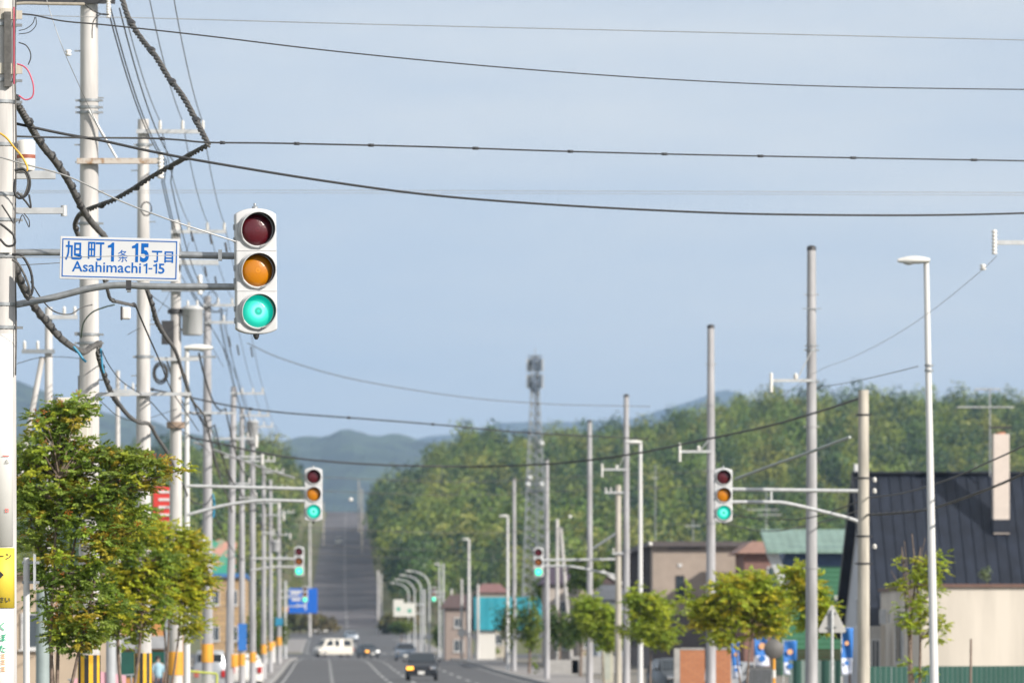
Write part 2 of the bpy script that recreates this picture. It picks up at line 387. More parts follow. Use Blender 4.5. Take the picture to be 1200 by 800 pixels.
def woods(name, label, pts, rs, dens, hsc=1.0):
    Vs, Cs = [], []
    for (x, y) in pts:
        z = float(terrain(x, y)); h = rs.uniform(13, 19.5) * hsc; r = h * rs.uniform(.25, .35)
        v, c = tree_cloud(x, y, z, r, h, dens, GR[rs.integers(0, len(GR))] * rs.uniform(.8, 1.2), rs, .10, .25, (.88, 1.14))
        Vs.append(v); Cs.append(c)
        # trunk
        t = np.array([[x-.2, y, z], [x+.2, y, z], [x+.14, y, z+h*.7], [x-.14, y, z+h*.7]]); Vs.append(t); Cs.append(np.array([[.16,.14,.11]]))
    V = np.concatenate(Vs); Cc = np.concatenate(Cs); F = np.arange(len(V)).reshape(-1, 4)
    o = quads_mesh(name, V, F, Cc, leafm_far); return tagp(o, label, 'wood', kind='stuff')
rs = np.random.default_rng(11)
def scatter(x0f, x1f, y0, y1, step, rs):
    pts = []; y = y0
    while y < y1:
        x = x0f(y)
        while x < x1f(y):
            pts.append((x + rs.uniform(-2.4, 2.4), y + rs.uniform(-step/2, step/2))); x += 8.6
        y += step
    return pts
edge = lambda y: 17.5 + float(rs_(y)) - .003 * max(0, y - 1200)
pr = scatter(edge, lambda y: 60 + (y - 900) * .24 + 20, 990, 1800, 17.0, rs)
pr = [p for p in pr if p[0] > edge(p[1]) - 1.5]
woods('woodland', 'broad green wood covering the hillside right of the climbing road', pr, rs, 520)
ledge = lambda y: -12.5 + float(rs_(y))
pl = [(x, y) for x, y in scatter(lambda y: -78 - (y - 900) * .05, ledge, 980, 1780, 15.0, rs)]
woods('woodland', 'narrow green wood on the slope left of the climbing road', pl, rs, 520)

pt = [(15.2 + 2.0 * rs.random() + float(rs_(y)), y) for y in np.arange(1080, 1720, 7)] + [(-12.0 - 2 * rs.random() + float(rs_(y)), y) for y in np.arange(1150, 1720, 8)]
woods('woodland_edge', 'row of dark trees lining both verges of the climbing road', pt, rs, 520, .98)
pt = [(13.6 + 1.0 * rs.random() + float(rs_(y)), y) for y in np.arange(985, 1500, 6)] + [(-5.6 - 1.5 * rs.random() + float(rs_(y)), y) for y in np.arange(1020, 1700, 8)]
woods('roadside_thicket', 'low dark undergrowth along both verges of the climbing road', pt, rs, 160, .26)

# ------------------------------------------------------------------ far-field road-hill poles
def pole(px, s, top, label, rb=.17, rt=.11, m=concrete, name='utility_pole', cat='utility pole', group='utility poles along the left kerb', lean=0.0, pxbot=None, cap=False, bands=True):
    """tapered pole standing on the ground; top is the photo height of its tip"""
    Y = FPX / s; X = PX(px, s); z0 = gz(Y)
    if Y > 1000: z0 = float(terrain(X, Y))
    elif RL - 3.3 < X < RL or RR < X < RR + 3.3: z0 += .145
    H = PZ(top, s) - z0
    root = thing(name, label, cat, (X, Y, z0), group=group)
    n = 10; pts = [(lean * (1 - i/n) , 0, -.3 + (H + .3) * i / n) for i in range(n + 1)]
    MB().tube(pts, [rb + (rt - rb) * i / n for i in range(n + 1)], 20).build('shaft', m, root)
    if cap: MB().lathe((0, 0, H), [(rt * 1.06, -.07), (rt * 1.06, .02), (rt * .5, .05)], 16).build('pole_cap', dark_steel, root)
    root['H'] = H; root['s'] = s; root['rt'] = rt; root['rb'] = rb
    return root
def zl(root, py): return PZ(py, root['s']) - root.location.z         # photo height -> height above the base of that pole
def rat(root, z): return root['rb'] + (root['rt'] - root['rb']) * z / root['H']
def band(root, z, h=.05, name='clamp_band', m=galv):
    r = rat(root, z)
    b = MB(); b.lathe((0, 0, z), [(r + .012, -h/2), (r + .014, h/2)], 18)
    b.box((r + .03, -.02, z), (.07, .03, h * .8)); b.box((-r - .03, -.02, z), (.07, .03, h * .8))
    return b.build(name, m, root)
def insulator(par, p, h=.16, r=.035, m=porcelain):
    b = MB(); x, y, z = p
    b.lathe((x, y, z), [(r*.5, 0), (r, .02), (r*.6, h*.3), (r*1.15, h*.4), (r*.6, h*.6), (r, h*.7), (r*.55, h), (r*.2, h*1.05)], 10)
    return b.build('insulator', m, par)
def crossarm(root, z, x0, x1, ins=(), m=galv_light, th=.075, brace=None, y=-.12, updown=1, inm=porcelain, ih=.16):
    b = MB(); yy = -rat(root, z) - th/2 - .005
    b.box(((x0+x1)/2, yy, z), (x1 - x0, th, th))
    arm = b.build('crossarm', m, root)
    if brace:
        zb, xb = brace
        MB().tube([(0, yy, zb), (xb, yy, z + (.04 if zb > z else -.04))], .02, 6).build('brace', galv_light, root)
    for x in ins:
        if updown > 0: insulator(arm, (x, yy, z + th/2), ih, m=inm)
        else: insulator(arm, (x, yy, z - th/2 - ih), ih, m=inm)
    return arm, yy
def post_insulator(root, x, z, h=.35, r=.05):
    """tall white ribbed dropper hanging at an arm's end"""
    prof = []; n = 7
    for i in range(n):
        t = -h/2 + h * i / n; prof += [(r*.62, t), (r, t + h/n*.35), (r*.62, t + h/n*.75)]
    prof += [(r*.5, h/2)]
    return MB().lathe((x, -rat(root, z) - .06, z), prof, 10).build('dropper_insulator', porcelain, root)
def stripes(root, z0, z1):
    r = (root['rb']) + .006; n = 16; b = MB()
    for k in range(n):
        q0, q1 = 2*math.pi*k/n, 2*math.pi*(k+1)/n
        for (rr_, mi) in ((r, k % 2),):
            vs = [(rr_*math.cos(q0), rr_*math.sin(q0), z0), (rr_*math.cos(q1), rr_*math.sin(q1), z0), (rr_*math.cos(q1), rr_*math.sin(q1), z1), (rr_*math.cos(q0), rr_*math.sin(q0), z1)]
            b.add(vs, [(0,1,2,3)], mi=mi)
    return b.build('hazard_stripes', [yel, blk], root)
def orange_band(root, z0, z1):
    r = root['rb'] + .006
    return MB().lathe((0, 0, 0), [(r, z0), (r, z1)], 20).build('reflective_band', orange_ref, root)
def transformer(root, x, z, r=.23, h=.55):
    b = MB(); y = -.05
    b.lathe((x, y, z), [(r*.9, -h/2), (r, -h/2+.03), (r, h/2-.05), (r*1.08, h/2-.04), (r*1.08, h/2), (r*.7, h/2+.05)], 20)
    t = b.build('transformer_tank', tank, root)
    for dx in (-.1, .1): insulator(t, (x+dx, y, z+h/2+.04), .12, .03)
    MB().box((x - r - .06, y, z + h*.25), (.2, .06, .06)).box((x - r - .06, y, z - h*.3), (.2, .06, .06)).build('mounting_bracket', galv, t)
    return t

# --- pole A (nearest, its left half is out of the frame), x ~ 0
pA = pole(0, 125, -420, 'nearest concrete pole at the left edge, with yellow and white notices strapped to it', .162, .135, group='utility poles along the left kerb')
pB = pole(104.5, 86, -70, 'second nearest concrete pole, with rusty crossarm, cream cabinet and blue sleeved loop', .15, .118)
pC = pole(168, 66, 140, 'concrete pole left of the big signal, bare tip above a three insulator crossarm', .155, .10)
pD = pole(206, 54.7, 258, 'fourth concrete pole carrying a pale transformer drum right behind the street name sign', .16, .10)
pE = pole(243, 42.8, 347, 'concrete pole just right of the left street lamp column, orange band near its foot', .16, .10, m=concrete_grey)
pF = pole(274, 33, 453, 'slightly leaning pole with an insulator crossarm, tallest right of the left street lamp', .16, .10, lean=-.18, m=concrete_grey)
pG = pole(283.5, 30, 478, 'slim pole half hidden behind the leaning pole, with a blue banner tied low on it', .13, .09, m=concrete_grey)
pH = pole(296, 26.6, 512, 'pole carrying a tall grey transformer drum on its tip', .15, .11, m=concrete_grey)
pI = pole(309, 22.2, 545, 'thin distant pole just right of the drum topped pole', .15, .10, m=concrete_grey)
pJ = pole(317, 19.6, 562, 'distant pole with short brackets among the leftmost far poles, beside the far left trees', .15, .10, m=concrete_grey)
pK = pole(327, 16.5, 590, 'last pole before the blue road sign, a small blue plate near its foot', .17, .12, m=concrete_grey)
# far left side-street poles
pS = pole(57, 62, 360, 'pole rising behind the rowan tree with a leaning prop beside it', .10, .07, group='side street poles')
MB().tube([(-.55, 0, zl(pS, 560)), (-.12, 0, zl(pS, 418))], .055, 10).build('leaning_prop', concrete, pS)
pS2 = pole(138, 45, 434, 'thin pole far behind, between the second and third nearest poles', .08, .055, group='side street poles')
crossarm(pS, zl(pS, 412), -.5, .12, (-.45, -.2), m=galv); crossarm(pS, zl(pS, 372), -.05, .55, (.3, .5))
crossarm(pS2, zl(pS2, 458), -.3, .45, (.2,.4)); 

# pole A fittings
for py in (30, 95, 120, 170, 228, 258, 301, 357, 384): band(pA, zl(pA, py), .03)
for py in (18, 82): band(pA, zl(pA, py), .10, m=concrete_old)
notice_w = mat('notice_white', (.78,.77,.74), .6, var=.05); notice_y = mat('notice_yellow', (.80,.60,.06), .6, var=.06)
def wrap(root, z0, z1, a0, a1, m, name, off=.012, label=None):
    r = root['rb'] + .0; b = MB(); n = 12; vs = []
    for i in range(n + 1):
        q = R(a0 + (a1 - a0) * i / n); 
        for z in (z0, z1):
            rr_ = rat(root, z) + off; vs.append((rr_*math.cos(q), rr_*math.sin(q), z))
    b.add(vs, [(2*i, 2*i+2, 2*i+3, 2*i+1) for i in range(n)], True)
    o = b.build(name, m, root, label=label); sd = o.modifiers.new('t', 'SOLIDIFY'); sd.thickness = .002
    return o
wrap(pA, zl(pA, 640), zl(pA, 392), -150, -38, notice_w, 'notice_sheet', .006)
wrap(pA, zl(pA, 712), zl(pA, 642), -150, -32, notice_y, 'notice_sheet', .010, 'yellow school zone sheet')
wrap(pA, zl(pA, 860), zl(pA, 713), -150, -36, notice_w, 'notice_sheet', .008, 'white sheet with green writing')
ink = mat('black_ink', (.03,.03,.03), .6); green_ink = mat('green_ink', (.02,.42,.22), .6); orange_ink = mat('orange_ink', (.8,.33,.03), .6); red_ink = mat('red_ink', (.7,.06,.04), .6)
def wrap_text(body, size, m, px, py, vertical=False):
    x = PX(px, 125) - pA.location.x; r = rat(pA, zl(pA, py)) + .017
    y = -math.sqrt(max(.0001, r*r - x*x)); q = math.atan2(x, -y)
    return text_mesh('lettering', body, size, m, pA, (x, y - .002, zl(pA, py)), (R(90), 0, q), .001)
wrap_text('ー', .07, ink, 3, 651); wrap_text('ン', .085, ink, 11, 651)
wrap_text('◆', .09, ink, 1, 673); wrap_text('い', .075, ink, 10, 702); wrap_text('さ', .07, ink, 3, 702)
wrap_text('く', .11, green_ink, 4, 733); wrap_text('ぼ', .10, green_ink, 4, 746); wrap_text('た', .10, green_ink, 4, 759)
for py in (768, 775, 783): wrap_text('三', .06, orange_ink, 5, py)
wrap_text('—', .10, red_ink, 8, 533); wrap_text('△', .05, ink, 9, 541); wrap_text('口', .05, red_ink, 9, 598)
# white drum on a bracket right of pole A, brackets
rA = lambda py: rat(pA, zl(pA, py))
arm = MB().box((.30, 0, zl(pA, 205)), (.44, .07, .075)).build('bracket_arm', galv_light, pA)
d = MB().lathe((.245, 0, zl(pA, 200)), [(.075, 0), (.086, .02), (.086, .27), (.07, .285)], 20).build('arrester_drum', porcelain, arm)
MB().lathe((.245, 0, zl(pA, 186)), [(.088, 0), (.088, .035)], 20).build('drum_band', porc_brown, d)
MB().box((.36, 0, zl(pA, 247)), (.46, .06, .055)).lathe((.60, 0, zl(pA, 247)), [(.03, -.05), (.03, .05)], 8).build('bracket_arm', galv_light, pA)
bx_ = MB()
bx_.box((.08, -.15, zl(pA, 60)), (.06, .06, .7)); bx_.build('cable_riser', grey_cable, pA)
MB().tube([(.152, -.06, zl(pA, 400 - 40*i)) + () if False else (.15 + .006*math.sin(i), -.09, zl(pA, 440 - 34*i)) for i in range(14)], .009, 6).build('riser_cable', grey_cable, pA)
MB().tube([(.136, -.11, zl(pA, 10 + 30*i)) for i in range(4)], .007, 6).build('riser_cable', pink_cable, pA)
MB().box((.06, -.15, zl(pA, 290)), (.10, .05, .12)).build('junction_box', porcelain, pA)
for (pts, m, r) in (
    ([(20,75),(28,78),(34,85),(39,100),(38,113),(30,117),(22,112)], pink_cable, .009),
    ([(22,50),(30,53),(35,60),(36,68),(33,76)], black_cable, .007),
    ([(0,156),(8,162),(16,172),(26,184),(32,196),(31,201)], yellow_cable, .012),
    ([(17,200),(27,198),(33,205),(35,216),(31,228),(22,232),(17,224),(18,210)], black_cable, .016),
    ([(19,202),(29,202),(33,214),(28,229),(20,226)], grey_cable, .012),
    ([(20,225),(30,236),(36,243),(34,228)], black_cable, .012),
    ([(0,262),(8,268),(16,276),(17,286),(8,288),(0,280)], black_cable, .014),
    ([(2,240),(10,252),(16,262)], black_cable, .01),
    ([(28,250),(34,258),(34,266),(30,258),(26,252),(22,262)], black_cable, .006),
    ([(14,298),(26,300),(36,318),(38,340),(32,352)], black_cable, .016),
    ([(14,304),(22,310),(32,330),(36,348),(30,345)], grey_cable, .014),
    ([(22,36),(30,34),(38,28),(41,20)], black_cable, .005),
    ([(22,40),(34,38),(42,30),(42,20)], black_cable, .005)):
    P = catmull([W3(x, y, 126.5) - pA.location for x, y in pts], 6)
    MB().tube(P, r*.8, 7).build('cable_loop', m, pA)

# pole B fittings
for py in (118, 126, 132, 190, 262, 300, 392, 402): band(pB, zl(pB, py), .035)
crossarm(pB, zl(pB, 3), -1.15, .36, (), m=dark_steel, th=.07)
crossarm(pB, zl(pB, 190), -.16, .98, (), m=rusty, th=.075, brace=(zl(pB, 130), .38))
post_insulator(pB, .98, zl(pB, 195), .36, .05); post_insulator(pB, .27, zl(pB, 12), .26, .04)
MB().box((.30, -.05, zl(pB, 462)), (.5, .05, .05)).build('crossarm', galv_light, pB)
cab = MB(); cab.box((-.22, -.12, zl(pB, 493)), (.44, .28, .62)); cabo = cab.build('equipment_cabinet', mat('cabinet_cream', (.62,.58,.50), .6, var=.06), pB, bevel=.02)
MB().box((-.2, -.10, zl(pB, 533)), (.16, .18, .22)).build('meter_box', galv, pB)
stripes(pB, .35, 1.5)
for i in range(9): MB().box((.12 if i % 2 else -.12, -.03, zl(pB, 60 + 55*i)), (.16, .02, .02)).build('step_bolt', galv, pB)
MB().tube([(-.135, -.02, zl(pB, 440 + 20*i) ) for i in range(5)], .022, 6).build('riser_pipe', galv, pB)

# pole C
crossarm(pC, zl(pC, 155), -.12, 1.08, (.30, .70, 1.06), th=.07)
crossarm(pC, zl(pC, 462), -.25, .85, (), m=galv_light, th=.06); band(pC, zl(pC, 170)); band(pC, zl(pC, 418)); band(pC, zl(pC, 300))
stripes(pC, .3, 1.55)
for i in range(7): MB().box((.12 if i % 2 else -.12, -.03, zl(pC, 200 + 60*i)), (.2, .02, .02)).build('step_bolt', galv, pC)
# pole D
crossarm(pD, zl(pD, 272), -.1, 1.08, (.28, .68, 1.04)); crossarm(pD, zl(pD, 308), .05, .92, (), m=galv_light, th=.11)
crossarm(pD, zl(pD, 340), -.3, .62, (), m=galv); post_insulator(pD, .52, zl(pD, 334), .42, .07)
crossarm(pD, zl(pD, 421), -.45, .5, (), m=galv_light)
transformer(pD, .36, zl(pD, 377), .22, .58)
MB().box((-.17, -.12, zl(pD, 390)), (.26, .2, .5)).build('switch_box', dark_steel, pD); band(pD, zl(pD, 365), .12, m=dark_steel)
MB().lathe((0, -.05, zl(pD, 500)), [(.19, -.03), (.2, .1)], 14).build('collar', mat('brown_collar', (.35,.26,.2), .8), pD)
orange_band(pD, 1.1, 1.6)
# coiled spare cable on pole D's bracket
for k in range(4):
    P = [W3(188 + (9 - k)*math.cos(q), 437 + (13 - 1.5*k)*math.sin(q), 55.5 + .2*k) - pD.location for q in [2*math.pi*i/18 for i in range(19)]]
    MB().tube(P, .012, 6).build('cable_coil', black_cable, pD)
# pole E, F, G, H ...
crossarm(pE, zl(pE, 358), -.1, 1.05, (.3, .68, 1.02)); crossarm(pE, zl(pE, 484), -.9, .8, (), m=galv_light, th=.06)
post_insulator(pE, .9, zl(pE, 360), .5, .07); crossarm(pE, zl(pE, 378), -.05, .9, (.45,)); orange_band(pE, 1.35, 1.85)
MB().box((-.15, -.1, zl(pE, 640)), (.22, .16, .55)).build('switch_box', porcelain, pE)
for (p_, tp, s_) in ((pF, 461, 33), (pG, 487, 30), (pI, 553, 22.2), (pJ, 572, 19.6), (pK, 600, 16.5)):
    crossarm(p_, zl(p_, tp), -.1, 1.08, (.3, .68, 1.02))
    crossarm(p_, zl(p_, tp + 1.6*s_), -.7, .8, (.5,), th=.07)
    crossarm(p_, zl(p_, tp + 3.2*s_), -.1, .6, (.55,), th=.07); post_insulator(p_, .8, zl(p_, tp + 1.7*s_), .45, .07)
transformer(pH, 0.0, zl(pH, 507), .26, 1.0)
crossarm(pH, zl(pH, 540), -.5, 1.0, (.7, .95)); crossarm(pH, zl(pH, 500), .1, .9, (.5, .85))
transformer(pJ, .32, zl(pJ, 640), .22, .6)
for p_ in (pF, pG, pH): orange_band(p_, 1.15, 1.6)
orange_band(pI, 1.3, 1.8); orange_band(pJ, 1.3, 1.8); orange_band(pK, 1.3, 1.9)
MB().box((0, -.2, zl(pK, 728)), (.55, .03, .55)).build('blue_plate', blue_wrap, pK)
ban = mat('blue_cloth', (.03,.17,.52), .7, var=.1)
MB().box((.02, -.16, zl(pG, 746)), (.34, .02, 1.05)).build('banner', ban, pG)

# hill poles
pole(363, 7.3, 612, 'pale pole at the foot of the climbing road, behind the blue road sign', .24, .17, group='poles along the climbing road')
pole(443, 7.0, 668, 'left of the paired short poles at the foot of the hill, right verge', .2, .15, group='poles along the climbing road')
pole(446.5, 6.6, 672, 'right of the paired short poles at the foot of the hill, right verge', .2, .15, group='poles along the climbing road')
for i, (px, s_, tp, lb) in enumerate(((424, 4.4, 572, 'pole at the right verge halfway up the climbing road'), (420.5, 3.8, 562, 'pole at the right verge three quarters up the climbing road'), (379, 4.2, 588, 'pole at the left verge high on the climbing road'))):
    pole(px, s_, tp, lb, .22, .16, group='poles along the climbing road', m=concrete_old)

# ------------------------------------------------------------------ right side poles
GR_R = 'tall bare poles along the right kerb'
def bracket(root, py, x_end, py_v0, py_v1, brace_py=None):
    z = zl(root, py); s_ = root['s']
    MB().box((x_end/2, -rat(root, z) - .03, z), (abs(x_end), .05, .07)).build('bracket_arm', galv_light, root)
    post_insulator(root, x_end, zl(root, (py_v0+py_v1)/2), (py_v1 - py_v0)/s_, .05)
    insulator(root, (x_end*.4, -rat(root, z) - .03, z + .03), .14, .06)
    if brace_py: MB().tube([(0, -rat(root, z) - .03, zl(root, brace_py)), (x_end*.38, -rat(root, z) - .03, z)], .014, 6).build('brace', galv_light, root)
q1 = pole(951, 48.8, 290, 'thickest tall bare pole at right, standing left of the triangular sign', .155, .105, group=GR_R, cap=True, m=concrete_grey)
bracket(q1, 446, -.98, 437, 460, 410); band(q1, zl(q1, 410)); band(q1, zl(q1, 447)); MB().box((0, -.12, zl(q1, 362)), (.45, .02, .02)).build('step_bolt', galv, q1)
q2 = pole(833, 38.7, 382, 'tall bare pole directly behind the right hand traffic signal', .16, .105, group=GR_R, cap=True, m=concrete_grey)
bracket(q2, 529, -.95, 519, 541, 512)
q3 = pole(734, 30.2, 463, 'tall bare pole beside the right street lamp column, with a bracket to its left', .15, .10, group=GR_R, cap=True, m=concrete_grey)
bracket(q3, 550, -.95, 543, 559, 530)
q4 = pole(691, 26.6, 493, 'tall bare pole between the far right signal arm and the twin poles', .15, .10, group=GR_R, cap=True, m=concrete_grey)
q5 = pole(641, 22.3, 538, 'bare pole immediately right of the far right traffic signal', .15, .10, group=GR_R, cap=True, m=concrete_grey)
q6 = pole(602.5, 19, 560, 'bare pole left of the telecom tower, paired with a lamp column', .15, .10, group=GR_R, cap=True, m=concrete_grey)
q0 = pole(1246, 74, 120, 'pole just past the right edge of the photo, its bracket reaching into view', .155, .11, group=GR_R)
bracket(q0, 285, -1.11, 270, 299); 
for q_ in (q1, q2, q3, q4, q5, q6):
    for k, fz in enumerate((.32, .47, .62, .78, .9)): band(q_, q_['H'] * fz + .13 * (k % 2), .03, m=galv if k % 2 else concrete_grey)
q7 = pole(1012, 53, 457, 'weathered brownish pole carrying the right hand traffic signal arm', .145, .115, m=concrete_old, group='weathered utility poles on the right')
for py in (486, 560, 628, 660): band(q7, zl(q7, py), .04, m=dark_steel)
for py in (562, 575, 640): insulator(q7, (.24, -.05, zl(q7, py) - .05), .1, .05)
q8 = pole(724.5, 29.3, 568, 'weathered pole with brackets touching the left side of a tall bare pole', .14, .11, m=concrete_old, group='weathered utility poles on the right')
crossarm(q8, zl(q8, 577), -.55, .2, (-.5, -.3)); crossarm(q8, zl(q8, 648), -.25, .2, (-.2,)); MB().tube([(-.1, -.1, zl(q8, 625)), (-1.0, -.1, zl(q8, 642))], .05, 8).build('side_strut', galv, q8)
# A-frame
qa = pole(653, 17.5, 608, 'upright pole of a pair, with a second pole leaning against it, behind the far signal', .13, .11, group='weathered utility poles on the right')
MB().tube([(1.0, 0, .2), (.22, 0, zl(qa, 618))], .12, 10).build('leaning_prop', concrete, qa)
pole(529, 13.2, 690, 'short far pole just left of the round sign', .13, .1, group='weathered utility poles on the right')
qs = pole(541, 14.0, 678, 'far pole bearing a pale round sign plate', .11, .09, group='weathered utility poles on the right')
MB().lathe((0, -.16, zl(qs, 741)), [(.36, 0), (.36, .02)], 20, axis='y').build('round_sign_plate', notice_w, qs)
pole(560, 14.4, 684, 'grey far pole behind the teal roof', .14, .1, group='weathered utility poles on the right')

# ------------------------------------------------------------------ street lamps
lampw = mat('lamp_housing', (.72,.71,.68), .4, var=.05); diffuser = mat('lamp_diffuser', (.62,.63,.62), .2, var=.05)
def lamp(px, s, top, hx, label, lean=0.0, r=.075, arch=0.0, m=white_paint, group='street lamps', hl=None):
    Y = FPX/s; X = PX(px, s); z0 = gz(Y) + .145; H = PZ(top, s) - z0
    root = thing('street_lamp', label, 'street lamp', (X, Y, z0), group=group)
    sg = 1 if hx > 0 else -1; L = abs(hx)
    if not arch:
        pts = [(lean * (1 - i/10), 0, H * i/10) for i in range(11)]
        MB().tube(pts, [r*1.15 - r*.45*i/10 for i in range(11)], 14).build('column', m, root); hz_ = H
        hxx = 0.0
    else:
        pts = [(0, 0, (H - arch) * i/6) for i in range(7)]
        for k in range(1, 9):
            q = math.pi/2 * k/8; pts.append((sg * (1 - math.cos(q)) * L * .8, 0, H - arch + arch * math.sin(q)))
        MB().tube(pts, [r*1.1 - r*.5*i/(len(pts)-1) for i in range(len(pts))], 12).build('column', m, root); hz_ = H; hxx = sg * L * .8
    hl_ = hl or (.60 if not arch else .7)
    # head: flat-bellied pod, fat toward its free end
    b = MB(); n = 9; m_ = 14; vs = []
    for i in range(n + 1):
        t = i / n; w_ = .055 + .085 * math.sin(math.pi * min(1, .2 + t*.85)) ** .8; hh = .045 + .055 * math.sin(math.pi * min(1, t*.95 + .05))
        for k in range(m_):
            q = 2*math.pi*k/m_; zz = math.sin(q); vs.append((hxx + sg * (t * hl_ - .06), math.cos(q) * w_, hz_ + .02 + (zz * hh if zz > 0 else zz * hh * .55)))
    b.add(vs, [(i*m_+k, i*m_+(k+1) % m_, (i+1)*m_+(k+1) % m_, (i+1)*m_+k) for i in range(n) for k in range(m_)], True)
    b.add(vs[:m_], [tuple(range(m_))]); b.add(vs[-m_:], [tuple(range(m_))])
    hd = b.build('lamp_head', lampw, root)
    MB().lathe((hxx + sg * hl_ * .55, 0, hz_ - .012), [(.03, -.045), (.10, -.02), (.115, .0)], 14).build('lamp_lens', diffuser, hd)
    return root
l1 = lamp(1085.5, 62, 307, -1, 'tall white street lamp in front of the dark roofed house at right', lean=.17, r=.075)
for py in (428, 434): MB().lathe((.05, 0, PZ(py, 62) - l1.location.z), [(.085, -.02), (.085, .02)], 14).build('clamp_band', galv, l1)
l2 = lamp(750.5, 32, 519, -1, 'white street lamp right of the twin poles, in the middle of the right side', r=.09)
l3 = lamp(595, 18.8, 605, -1, 'street lamp left of the telecom tower beside a bare pole', r=.10)
l4 = lamp(549.5, 14.8, 632, -1, 'straight street lamp left of the teal roofed building', r=.12)
for (px, s_, tp, lb) in ((515, 12.1, 661, 'nearest and rightmost lamp of the far cluster, small head'), (503, 11.0, 669, 'arched far street lamp, rightmost and highest arch of the cluster'),
                        (493.5, 10.1, 674, 'arched far street lamp in the middle of the cluster'), (486, 9.4, 679, 'arched far street lamp, left of the middle of the cluster'), (479, 8.7, 683, 'arched far street lamp, leftmost and lowest of the cluster')):
    lamp(px, s_, tp, -2.4 if px < 512 else -1, lb, r=.095, arch=0.0 if px > 512 else 1.6, m=galv_light)
l5 = lamp(219, 50.5, 409, 1, 'white street lamp on the left that also holds the middle signal', r=.075, hl=.66)
MB().box((.3, 0, PZ(418, 50.5) - l5.location.z), (.75, .05, .05)).build('bracket_arm', galv, l5)

# ------------------------------------------------------------------ traffic signals
def lensmat(name, col, emit=None, estr=0, rough=.25):
    if name in _m: return _m[name]
    m = bpy.data.materials.new(name); m.use_nodes = True; t = m.node_tree; b = t.nodes['Principled BSDF']
    b.inputs['Roughness'].default_value = rough; b.inputs['Coat Weight'].default_value = .22; b.inputs['Coat Roughness'].default_value = .1
    tcn = t.nodes.new('ShaderNodeTexCoord'); sp = t.nodes.new('ShaderNodeSeparateXYZ'); cb = t.nodes.new('ShaderNodeCombineXYZ'); ln = t.nodes.new('ShaderNodeVectorMath'); ln.operation = 'LENGTH'
    t.links.new(tcn.outputs['Object'], sp.inputs[0]); t.links.new(sp.outputs['X'], cb.inputs['X']); t.links.new(sp.outputs['Z'], cb.inputs['Z']); t.links.new(cb.outputs[0], ln.inputs[0])
    cr = t.nodes.new('ShaderNodeValToRGB'); mul = t.nodes.new('ShaderNodeMath'); mul.operation = 'MULTIPLY'; mul.inputs[1].default_value = 6.2
    t.links.new(ln.outputs['Value'], mul.inputs[0]); t.links.new(mul.outputs[0], cr.inputs['Fac'])
    el = cr.color_ramp.elements
    c = Vector(col); stops = [(0, 1.5), (.06, .8), (.10, 1.5), (.18, .9), (.22, 1.05), (.7, 1.0), (1, .7)] if not emit else [(0, .55), (.06, .9), (.10, .3), (.2, .45), (.28, 1.25), (.50, .95), (.72, .55), (1, .38)]
    el[0].position = stops[0][0]; el[1].position = stops[-1][0]
    for p_, k in stops[1:-1]: el.new(p_)
    for e, (p_, k) in zip(el, stops):
        cc = c * k; e.color = (min(cc[0], .95), min(cc[1], .95), min(cc[2], .95), 1)
        if emit:
            ee = Vector(emit) * k; wv = max(0, k - .9) * .7; e.color = (ee[0] + wv, min(1, ee[1] + wv*.3), min(1, ee[2] + wv*.6), 1)
    if emit:
        t.links.new(cr.outputs['Color'], b.inputs['Emission Color']); b.inputs['Emission Strength'].default_value = estr; b.inputs['Base Color'].default_value = (*col, 1)
    else: t.links.new(cr.outputs['Color'], b.inputs['Base Color'])
    v = t.nodes.new('ShaderNodeTexVoronoi'); v.inputs['Scale'].default_value = 90; bp = t.nodes.new('ShaderNodeBump'); bp.inputs['Strength'].default_value = .25; bp.inputs['Distance'].default_value = .004
    t.links.new(tcn.outputs['Object'], v.inputs['Vector']); t.links.new(v.outputs['Distance'], bp.inputs['Height']); t.links.new(bp.outputs['Normal'], b.inputs['Normal'])
    _m[name] = m; return m
red_l = lensmat('red_lens', (.085,.006,.012)); amb_l = lensmat('amber_lens', (.52,.18,.001)); grn_l = lensmat('green_lens_lit', (.02,.25,.18), (.0,.60,.44), .95)
amb_d = lensmat('amber_lens_dim', (.22,.07,.01)); grn_far = lensmat('far_green_lens_lit', (.02,.25,.18), (.0,.85,.42), 2.0)
